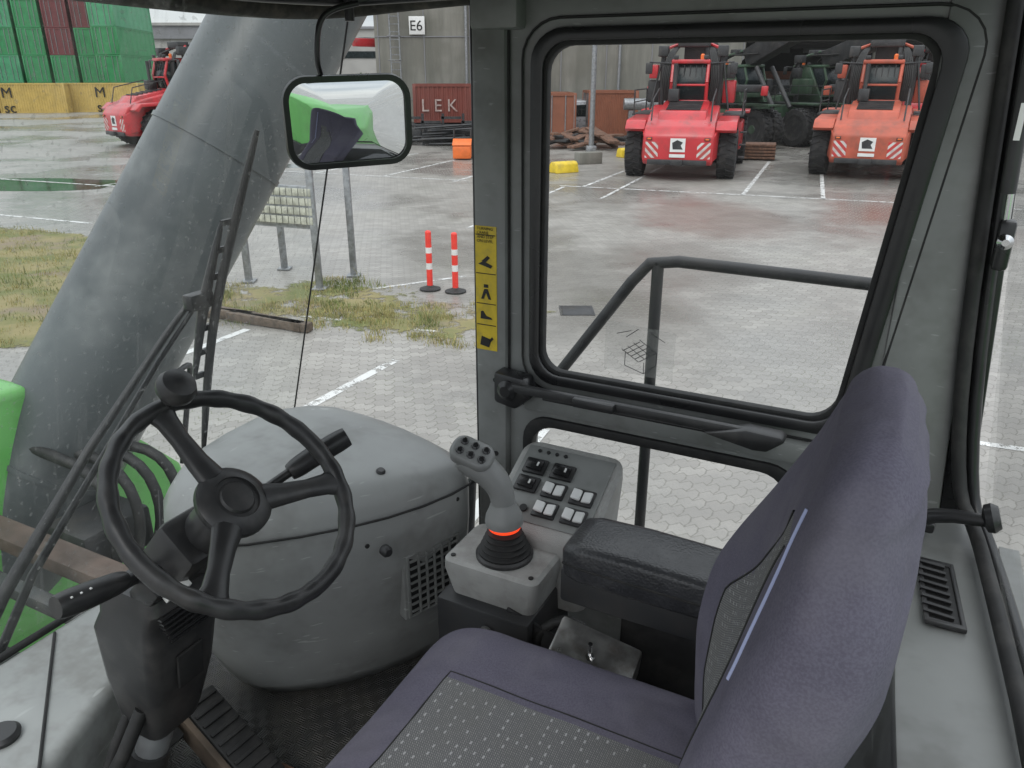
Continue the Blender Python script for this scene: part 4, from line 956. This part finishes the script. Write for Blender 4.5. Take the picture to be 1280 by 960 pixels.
tr_ = G('flatbed_trailer')
tr_.box('bed', (-2.6,42.6,0.84), (7.0,2.2,0.16), DARK, 0.02)
for x in (-5.2,-4.2,-1.2,-0.2):
    tr_.lathe('wheel_%d' % int(x*10), [(0.2,-0.15),(0.42,-0.13),(0.45,0),(0.42,0.13),(0.2,0.15)], (x,41.4,0.46), (0,1,0), TYRE, 20)
for k in range(16):
    tr_.tube('steel_profile_%d' % k, [(-5.4+rs.random()*1.5,39.6+rs.random()*0.6,0.05+(0.07*k) % 0.8),(-0.6+rs.random()*0.6,39.2+rs.random(),0.1+(0.09*k) % 1.0)], 0.05, DARK, 4)
for k, x in enumerate((-5.4,-4.4,-3.4,-2.4)):
    tr_.box('frame_upright_%d' % k, (x,40.0,0.75), (0.12,0.12,1.5), DARK)
    tr_.box('frame_cross_%d' % k, (x+0.4,40.0,1.3-0.2*(k % 2)), (1.0,0.12,0.12), DARK)
    tr_.box('chassis_unit_%d' % k, (x+0.5,40.6,0.55), (0.8,0.9,0.5), DARK, 0.05)
sc_ = G('scrap_steel_pile')
for k in range(30):
    x = 1.6+rs.random()*3.2; y = 37.5+rs.random()*3; L_ = 0.6+rs.random()*1.6; a = rs.random()*3
    sc_.box('plate_%d' % k, (x,y,0.1+rs.random()*0.6), (L_,0.25+rs.random()*0.4,0.10), RUST if k % 3 else DARK, 0.01, ax=((math.cos(a),math.sin(a),rs.random()*0.3),(-math.sin(a),math.cos(a),0),(0,0,1)))
ob_ = G('orange_salt_bin'); ob_.box('bin', (-2.05,33.0,0.30), (0.75,0.6,0.5), ORANGE, 0.05); ob_.prism('lid', [(-2.44,32.7,0.56),(-1.66,32.7,0.56),(-1.66,33.32,0.76),(-2.44,33.32,0.76)], (0,0,0.05), ORANGE, 0.02)
for x in (-2.4,-1.7): ob_.tube('lift_post_%d' % int(x*10), [(x,33.4,0),(x,33.4,1.2)], 0.04, DARK, 8)
pg = G('pipe_stack')
for r_ in range(4):
    for k in range(7-r_): pg.tube('pipe_%d_%d' % (r_,k), [(-46.5+k*1.4+r_*0.7,108+0.0,0.7+r_*1.2),(-44.5+k*1.4+r_*0.7,118,0.7+r_*1.2)], 0.68, DARK, 14)
gp = G('grey_pipe_duct'); gp.tube('duct', [(5.6,41.0,1.9),(8.2,41.0,1.9),(8.6,41,1.6),(8.6,41,0.0)], 0.28, STEEL, 14); gp.box('duct_stand', (6.0,41,0.8), (0.3,0.3,1.6), STEEL)

vn = G('silver_van', Matrix.Translation((3.6,44.2,0.0)) @ Matrix.Rotation(math.radians(4),4,'Z'))
prof = [(-2.3,0.35),(-2.4,0.8),(-2.25,1.05),(-1.5,1.2),(-0.9,1.9),(-0.5,2.0),(2.2,2.0),(2.4,1.8),(2.4,0.35)]
vn.prism('body', [(a,-0.9,b) for a,b in prof], (0,1.8,0), SILV, 0.07, 3)
vn.prism('side_windows', [(-1.35,-0.915,1.2),(-0.9,-0.915,1.75),(0.3,-0.915,1.8),(0.3,-0.915,1.2)], (0,0.01,0), DGLASS)
vn.text('side_text', 'PORTTRUCK', 0.42, (-0.9,-0.93,1.3), (1,0,0), (0,0,1), INK)
for x in (-1.5,1.5): vn.lathe('wheel_%d' % int(x), [(0.15,-0.1),(0.30,-0.09),(0.33,0),(0.30,0.09),(0.15,0.1)], (x,-0.85,0.33), (0,1,0), TYRE, 20)

fb = G('factory_building'); fb.box('hall', (-60,150,4.5), (40,20,9), FARB); fb.box('roof', (-60,150,9.2), (41,21,0.5), FARR)
for k in range(9): fb.box('window_%d' % k, (-76+k*4,139.9,5.2), (2.6,0.15,1.4), DGLASS)
fb2 = G('factory_building'); fb2.box('hall', (-27,170,6), (26,20,11), FARB); fb2.box('roof', (-27,170,11.7), (27,21,0.4), FARR); fb2.box('strip_window', (-27,159.9,7), (22,0.1,1.2), DGLASS)
fb3 = G('warehouse_hall'); fb3.box('hall', (-100,210,7), (60,30,14), FARR); fb3.box('roof', (-100,210,14.3), (61,31,0.6), FARB)
fb4 = G('warehouse_hall'); fb4.box('hall', (40,150,5), (80,20,10), FARR); fb4.box('roof', (40,150,10.2), (81,21,0.4), FARB)
bh = G('distant_shrubs')
DG = M('distant_foliage',(0.05,0.07,0.035),0.9,var=0.6,vs=0.6)
vs = []; fs = []
for k in range(5000):
    x = rs.uniform(-95,-15); cl = noise.noise(Vector((x*0.15,0,0))); y = 128+rs.uniform(-2,2); z = rs.random()**1.3*(2.6+2.4*cl)
    s_ = 0.35; a = rs.random()*6.28; n0 = len(vs)
    vs += [(x,y,z),(x+math.cos(a)*s_,y+math.sin(a)*s_,z+rs.uniform(-.2,.3)),(x+rs.uniform(-.3,.3),y,z+s_)]
    fs.append((n0,n0+1,n0+2))
bh.mesh('leaves', vs, fs, DG, smooth=False, recalc=False)

# ================================================================== REACH STACKERS
def chev(name, sgn):
    m = bpy.data.materials.new(name); t = NT(m); v = t.obj(); s_ = t.n('ShaderNodeSeparateXYZ'); t.link(v, s_.inputs[0])
    k = t.math('FRACT', t.math('MULTIPLY', t.math('ADD', t.math('MULTIPLY', s_.outputs[0], sgn), s_.outputs[2]), 4.2))
    c = t.mix(t.math('GREATER_THAN', k, 0.55), (0.50,0.03,0.03), (0.60,0.58,0.55))
    c = t.mix(t.math('MULTIPLY', t.ramp(t.noise(v, 5, 3), 0.4, 0.7), 0.5), c, (0.25,0.12,0.10))
    t.out(t.pr(c, 0.5)); return m
CH1 = chev('chevron_left', 1.0); CH2 = chev('chevron_right', -1.0)
def wheel(d_, nm, x, y, r, w_, hubm):
    prof = [(r*0.45,-w_/2+0.05),(r*0.62,-w_/2+0.03),(r*0.66,-w_/2),(r*0.93,-w_/2+0.02),(r,-w_/2+0.09),(r*0.985,0),(r,w_/2-0.09),(r*0.93,w_/2-0.02),(r*0.66,w_/2),(r*0.62,w_/2-0.03),(r*0.45,w_/2-0.05)]
    d_.lathe(nm, prof, (x,y,r), (1,0,0), TYRE, 30)
    s_ = 1 if x > 0 else -1
    d_.lathe(nm+'_rim', [(r*0.58,-0.02),(r*0.5,0.0),(r*0.28,-0.06),(r*0.2,0.04),(0.01,0.05)], (x+s_*(w_/2-0.06),y,r), (s_,0,0), hubm, 20)
    vs = []; fs = []
    for k in range(20):
        a = 2*math.pi*k/20
        for sd_ in (-1,1):
            cx = x+sd_*w_*0.23; aa = a+(0.08 if sd_ > 0 else -0.08)
            c_ = Vector((cx,y+math.cos(aa)*r*0.99,r+math.sin(aa)*r*0.99)); T = Vector((0,-math.sin(aa),math.cos(aa))); Rr = Vector((0,math.cos(aa),math.sin(aa))); X = (Vector((1,0,0))+T*0.35*sd_).normalized()
            n0 = len(vs)
            for i in (-.5,.5):
                for j in (-.5,.5):
                    for l in (-.5,.5): vs.append(c_+X*w_*0.44*i+T*0.075*j+Rr*0.07*l)
            fs += [tuple(n0+q for q in f) for f in ((0,1,3,2),(4,6,7,5),(0,4,5,1),(2,3,7,6),(0,2,6,4),(1,5,7,3))]
    d_.mesh(nm+'_lugs', vs, fs, TYRE, smooth=False)
def stacker(x, y, yaw, P_, name='reach_stacker', boomup=0.0, s_=1.0):
    d_ = G(name, Matrix.Translation((x,y,0)) @ Matrix.Rotation(yaw,4,'Z') @ Matrix.Scale(s_,4))
    side = [(-3.3,0.50),(-3.45,0.62),(-3.45,1.40),(-3.25,1.68),(-2.60,1.98),(-1.2,2.30),(-1.2,0.7),(-1.6,0.50)]
    d_.prism('counterweight', [(-1.12,a,b) for a,b in side], (2.24,0,0), P_, 0.07, 3)
    for s2 in (-1,1):
        d_.prism('counterweight_cheek_%d' % s2, [(s2*1.12,-3.40,0.62),(s2*1.12,-3.40,1.38),(s2*1.24,-3.0,1.62),(s2*1.24,-2.2,1.8),(s2*1.24,-2.9,0.7)], (-s2*0.1,0,0), P_, 0.03)
    d_.box('counterweight_step', (0,-3.47,0.60), (1.9,0.08,0.16), DARK, 0.02)
    for s2 in (-1,1):
        xa = -1.78 if s2 < 0 else 1.13
        d_.prism('rear_fender_%d' % s2, [(xa,-3.05,1.50),(xa,-2.85,1.72),(xa,-1.2,1.78),(xa,-0.7,1.25),(xa,-0.6,1.30),(xa,-1.0,1.95),(xa,-2.9,1.86),(xa,-3.2,1.60)], (0.65,0,0), P_, 0.03)
    d_.box('side_body', (0,0.6,1.35), (2.9,3.6,1.1), P_, 0.06)
    for s2 in (-1,1):
        d_.box('side_tank_%d' % s2, (s2*1.62,0.9,1.25), (0.55,2.2,0.95), P_, 0.08)
        d_.box('catwalk_%d' % s2, (s2*1.55,0.6,1.95), (0.7,3.2,0.06), DARK)
        for k in range(3): d_.box('access_step_%d_%d' % (s2,k), (s2*1.95,-0.55,0.55+k*0.42), (0.22,0.45,0.04), DARK)
        d_.box('front_fender_%d' % s2, (s2*1.6,3.2,1.95), (0.9,1.9,0.10), P_, 0.03)
        d_.tube('handrail_%d' % s2, [(s2*1.85,-0.9,1.95),(s2*1.85,-0.9,2.75),(s2*1.85,2.2,2.75),(s2*1.85,2.2,1.95)], 0.025, DARK, 6)
        d_.tube('handrail_mid_%d' % s2, [(s2*1.85,-0.9,2.35),(s2*1.85,2.2,2.35)], 0.02, DARK, 6)
        wheel(d_, 'steer_wheel_%d' % s2, s2*1.52, -2.05, 0.80, 0.62, P_)
        wheel(d_, 'drive_wheel_%d' % s2, s2*1.70, 3.2, 0.88, 0.60, P_)
        wheel(d_, 'drive_wheel_inner_%d' % s2, s2*1.02, 3.2, 0.88, 0.58, P_)
        d_.box('tail_light_%d' % s2, (s2*0.92,-3.455,1.32), (0.18,0.04,0.09), DARK, 0.01)
        d_.box('tail_lens_%d' % s2, (s2*0.92,-3.478,1.32), (0.12,0.02,0.05), ORANGE, 0.01)
        d_.tube('boom_lift_cylinder_%d' % s2, [(s2*0.55,3.0,1.8),(s2*0.50,1.6,3.6)], 0.11, DARK, 12)
        d_.prism('boom_pedestal_%d' % s2, [(s2*0.72-0.07,-0.6,2.0),(s2*0.72-0.07,1.2,2.0),(s2*0.72-0.07,0.2,3.6),(s2*0.72-0.07,-0.5,3.7)], (0.14,0,0), P_, 0.03)
    d_.prism('engine_hood', [(-0.78,-2.85,1.85),(-0.78,-2.6,2.14),(-0.78,-1.1,2.42),(-0.78,-1.1,1.8),(-0.78,-2.85,1.7)], (1.56,0,0), P_, 0.06)
    for k in range(6): d_.box('hood_grille_%d' % k, (0,-2.45+k*0.22,2.195+k*0.041), (1.1,0.08,0.04), DARK)
    d_.box('exhaust_box', (-0.45,-1.35,2.6), (0.35,0.45,0.4), DARK, 0.03); d_.tube('exhaust_stack', [(-0.45,-1.35,2.7),(-0.45,-1.35,3.6)], 0.07, DARK, 10)
    for s2 in (-1,1): d_.tube('hood_rail_%d' % s2, [(s2*0.95,-3.0,1.85),(s2*0.95,-2.8,2.5),(s2*0.95,-1.4,2.8),(s2*0.95,-1.2,2.2)], 0.025, DARK, 6)
    d_.prism('chevron_panel_left', [(-1.04,-3.458,0.72),(-0.62,-3.458,0.72),(-0.62,-3.458,1.22),(-1.04,-3.458,1.22)], (0,0.012,0), CH1)
    d_.prism('chevron_panel_right', [(0.62,-3.458,0.72),(1.04,-3.458,0.72),(1.04,-3.458,1.22),(0.62,-3.458,1.22)], (0,0.012,0), CH2)
    d_.prism('rear_badge', [(-0.24,-3.458,0.92),(0.24,-3.458,0.92),(0.24,-3.458,1.34),(-0.24,-3.458,1.34)], (0,0.012,0), WHP)
    d_.prism('badge_emblem', [(-0.15,-3.462,1.0),(-0.18,-3.462,1.2),(-0.02,-3.462,1.29),(0.16,-3.462,1.22),(0.10,-3.462,1.12),(0.17,-3.462,1.0)], (0,0.003,0), DARK)
    d_.box('number_plate', (0,-3.462,0.80), (0.5,0.02,0.10), WHP)
    d_.box('tow_hitch', (0,-3.52,0.60), (0.4,0.25,0.18), DARK, 0.02)
    cabp = [(-0.95,2.35),(-1.08,3.0),(-0.88,3.55),(0.9,3.60),(1.15,3.0),(0.9,2.35)]
    d_.prism('cab_glazing', [(-0.58,a,b) for a,b in cabp], (1.16,0,0), DGLASS, 0.04)
    for s2 in (-1,1):
        for (a,b) in (((-0.95,2.3),(-1.10,3.0)),((-1.10,3.0),(-0.90,3.6)),((0.15,2.35),(0.15,3.6)),((0.9,2.35),(1.16,3.0)),((1.16,3.0),(0.92,3.6))):
            d_.tube('cab_post', [(s2*0.59,a[0],a[1]),(s2*0.59,b[0],b[1])], 0.06, P_, 6)
        d_.box('cab_side_door_%d' % s2, (s2*0.60,-0.35,2.62), (0.05,0.9,0.5), P_, 0.02)
    d_.box('cab_roof', (0,0.0,3.66), (1.30,2.05,0.14), P_, 0.05)
    d_.box('cab_base', (0,0.0,2.33), (1.4,2.1,0.22), P_, 0.03)
    d_.box('cab_rear_rail', (0,-1.10,2.92), (1.2,0.06,0.07), P_, 0.02)
    for k in range(5): d_.box('cab_guard_bar_%d' % k, (-0.4+0.2*k,-1.0,3.25), (0.025,0.04,0.6), DARK)
    d_.box('operator_seat', (0,-0.45,2.85), (0.5,0.2,0.8), DARK, 0.05)
    for s2 in (-0.5,0.5): d_.box('roof_work_light', (s2,-0.98,3.80), (0.16,0.12,0.12), DARK, 0.02)
    d_.lathe('beacon', [(0.07,0),(0.07,0.14),(0.04,0.18)], (0.35,-0.6,3.73), (0,0,1), ORANGE, 14)
    up_ = boomup
    A = Vector((0,-0.3,3.35)); B = Vector((0,7.0,3.7+up_))
    D = (B-A).normalized(); U_ = Vector((0,-D.z,D.y))
    d_.box('boom_outer', (A+B)/2+Vector((0.0,0.4,0.45)), (0.74,6.8,0.85), DARK, 0.04, ax=((1,0,0),D,U_))
    d_.box('boom_inner', B+D*0.8+Vector((0,0.4,0.45)), (0.56,2.2,0.68), DARK, 0.03, ax=((1,0,0),D,U_))
    hd = B+D*1.8
    d_.box('boom_head', hd+Vector((0,0.4,-0.2)), (0.8,0.7,1.3), DARK, 0.05)
    d_.box('spreader_beam', hd+Vector((0,0.4,-1.1)), (5.0,0.9,0.30), DARK, 0.04)
    for s2 in (-1,1):
        d_.box('spreader_end_%d' % s2, hd+Vector((s2*2.5,0.4,-1.2)), (0.3,2.2,0.4), P_, 0.04)
        d_.tube('side_mast_%d' % s2, [(s2*0.98,-0.3,2.0),(s2*1.0,-0.3,4.1)], 0.09, DARK, 6)
        d_.box('mast_head_%d' % s2, (s2*1.0,-0.3,4.0), (0.34,0.5,0.35), DARK, 0.03)
        d_.tube('mast_link_%d' % s2, [(s2*1.0,-0.3,4.05),(s2*0.25,0.3,4.35)], 0.05, P_, 6)
        d_.tube('mast_brace_%d' % s2, [(s2*1.35,-0.5,2.1),(s2*1.05,-0.35,3.7)], 0.035, DARK, 6)
        d_.box('side_box_%d' % s2, (s2*1.30,0.3,2.70), (0.42,1.0,0.75), P_ if s2 > 0 else DARK, 0.05)
        d_.box('side_box_top_%d' % s2, (s2*1.32,-0.1,3.35), (0.30,0.4,0.45), DARK if s2 > 0 else P_, 0.03)
        d_.box('mirror_%d' % s2, (s2*1.42,-0.8,3.45), (0.24,0.06,0.36), DARK, 0.03)
        d_.tube('mirror_stay_%d' % s2, [(s2*0.62,-0.8,3.6),(s2*1.42,-0.8,3.65)], 0.025, DARK, 6)
        for k in range(5): d_.tube('hose_%d_%d' % (s2,k), [(s2*(0.66+0.05*k),-0.7,2.4),(s2*(0.74+0.06*k),-0.9,3.3),(s2*(0.55+0.04*k),-0.4,4.15),(s2*0.4,1.5,4.2)], 0.032, RUBBER, 6, smooth=1)
    d_.box('top_cross_beam', (0,0.0,4.28), (1.1,0.5,0.28), DARK, 0.04)
    return d_
stacker(6.35,29.2,math.radians(-17),REDP)
stacker(13.1,29.3,math.radians(-26),ORNP)
stacker(18.6,36.5,math.radians(-26),REDP)
stacker(-16.5,41.5,math.radians(-42),REDP,boomup=1.6,s_=1.08)
stacker(11.4,41.5,math.radians(-152),MILG,boomup=2.6)
stacker(15.6,42.5,math.radians(-150),MILG,boomup=2.0)

rp = G('rusty_steel_plate_stack')
for k in range(5): rp.box('plate_%d' % k, (9.9,33.3,0.1+k*0.12), (2.0,1.3,0.09), RUST, 0.01, ax=((0.95,-0.3+0.03*k,0),(0.3,0.95,0),(0,0,1)))
for k, (x, y, a) in enumerate(((17.5,52,0.2),(22,52,-0.1),(27,50,0.3))):
    d_ = G('parked_truck', Matrix.Translation((x,y,0)) @ Matrix.Rotation(a,4,'Z'))
    d_.prism('cab', [(-1.2,-1,0.6),(-1.2,-1.1,1.8),(-1.2,-0.8,3.0),(-1.2,1,3.0),(-1.2,1,0.6)], (2.4,0,0), (SILV,YELLOW,REDP)[k], 0.06)
    d_.box('windscreen', (0,-1.02,2.3), (2.0,0.08,0.8), DGLASS, 0.02); d_.box('bumper', (0,-1.1,0.7), (2.4,0.15,0.4), DARK, 0.03)
    for sx_ in (-1,1): wheel(d_, 'wheel_%d' % sx_, sx_*1.0, 0, 0.5, 0.35, DARK)
    d_.box('box_body', (0,4.2,2.2), (2.4,5.5,2.6), (CO,TARP,SILV)[k], 0.04)

# ================================================================== WORLD / LIGHT
w = bpy.data.worlds.new('World'); sc.world = w; w.use_nodes = True
t = NT.__new__(NT); t.t = w.node_tree; t.t.nodes.clear()
el = math.radians(48); az = math.radians(200)
sky = t.n('ShaderNodeTexSky', sky_type='NISHITA'); sky.sun_disc = False; sky.sun_elevation = el; sky.sun_rotation = az
tc = t.n('ShaderNodeTexCoord').outputs['Generated']
mp = t.n('ShaderNodeMapping'); mp.inputs['Scale'].default_value = (1.2,1.2,4.5); t.link(tc, mp.inputs[0])
cl = t.ramp(t.noise(mp.outputs[0], 2.6, 5, 0.6), 0.32, 0.70)
cc_ = t.mix(cl, (5.4,5.9,6.5), (9.4,9.6,9.7))
# overcast luminance rises towards the zenith
s3 = t.n('ShaderNodeSeparateXYZ'); t.link(tc, s3.inputs[0])
gz = t.math('ADD', t.math('MULTIPLY', t.math('MAXIMUM', s3.outputs[2], 0.0), 1.55), 0.80)
sc3 = t.vm('SCALE', cc_); t.link(gz, sc3.node.inputs['Scale'])
fin = t.mix(0.88, sky.outputs[0], sc3)
bg = t.n('ShaderNodeBackground'); bg.inputs[1].default_value = 0.122; t.link(fin, bg.inputs[0])
wo = t.n('ShaderNodeOutputWorld'); t.link(bg.outputs[0], wo.inputs[0])
sl = bpy.data.lights.new('sun', 'SUN'); sl.energy = 0.9; sl.angle = math.radians(30); sl.color = (1.0,0.97,0.93)
so = bpy.data.objects.new('sun', sl); sc.collection.objects.link(so)
sd = Vector((math.sin(az)*math.cos(el), math.cos(az)*math.cos(el), math.sin(el)))
so.rotation_euler = sd.to_track_quat('Z','Y').to_euler()

# ================================================================== CAMERA
cd = bpy.data.cameras.new('camera'); cam = bpy.data.objects.new('camera', cd); sc.collection.objects.link(cam)
cam.location = (0,0,3.2); cam.rotation_euler = (math.radians(90-21.8),0,0)
cd.sensor_width = 36; cd.lens = 27.06; cd.clip_start = 0.02; cd.clip_end = 2000
sc.camera = cam
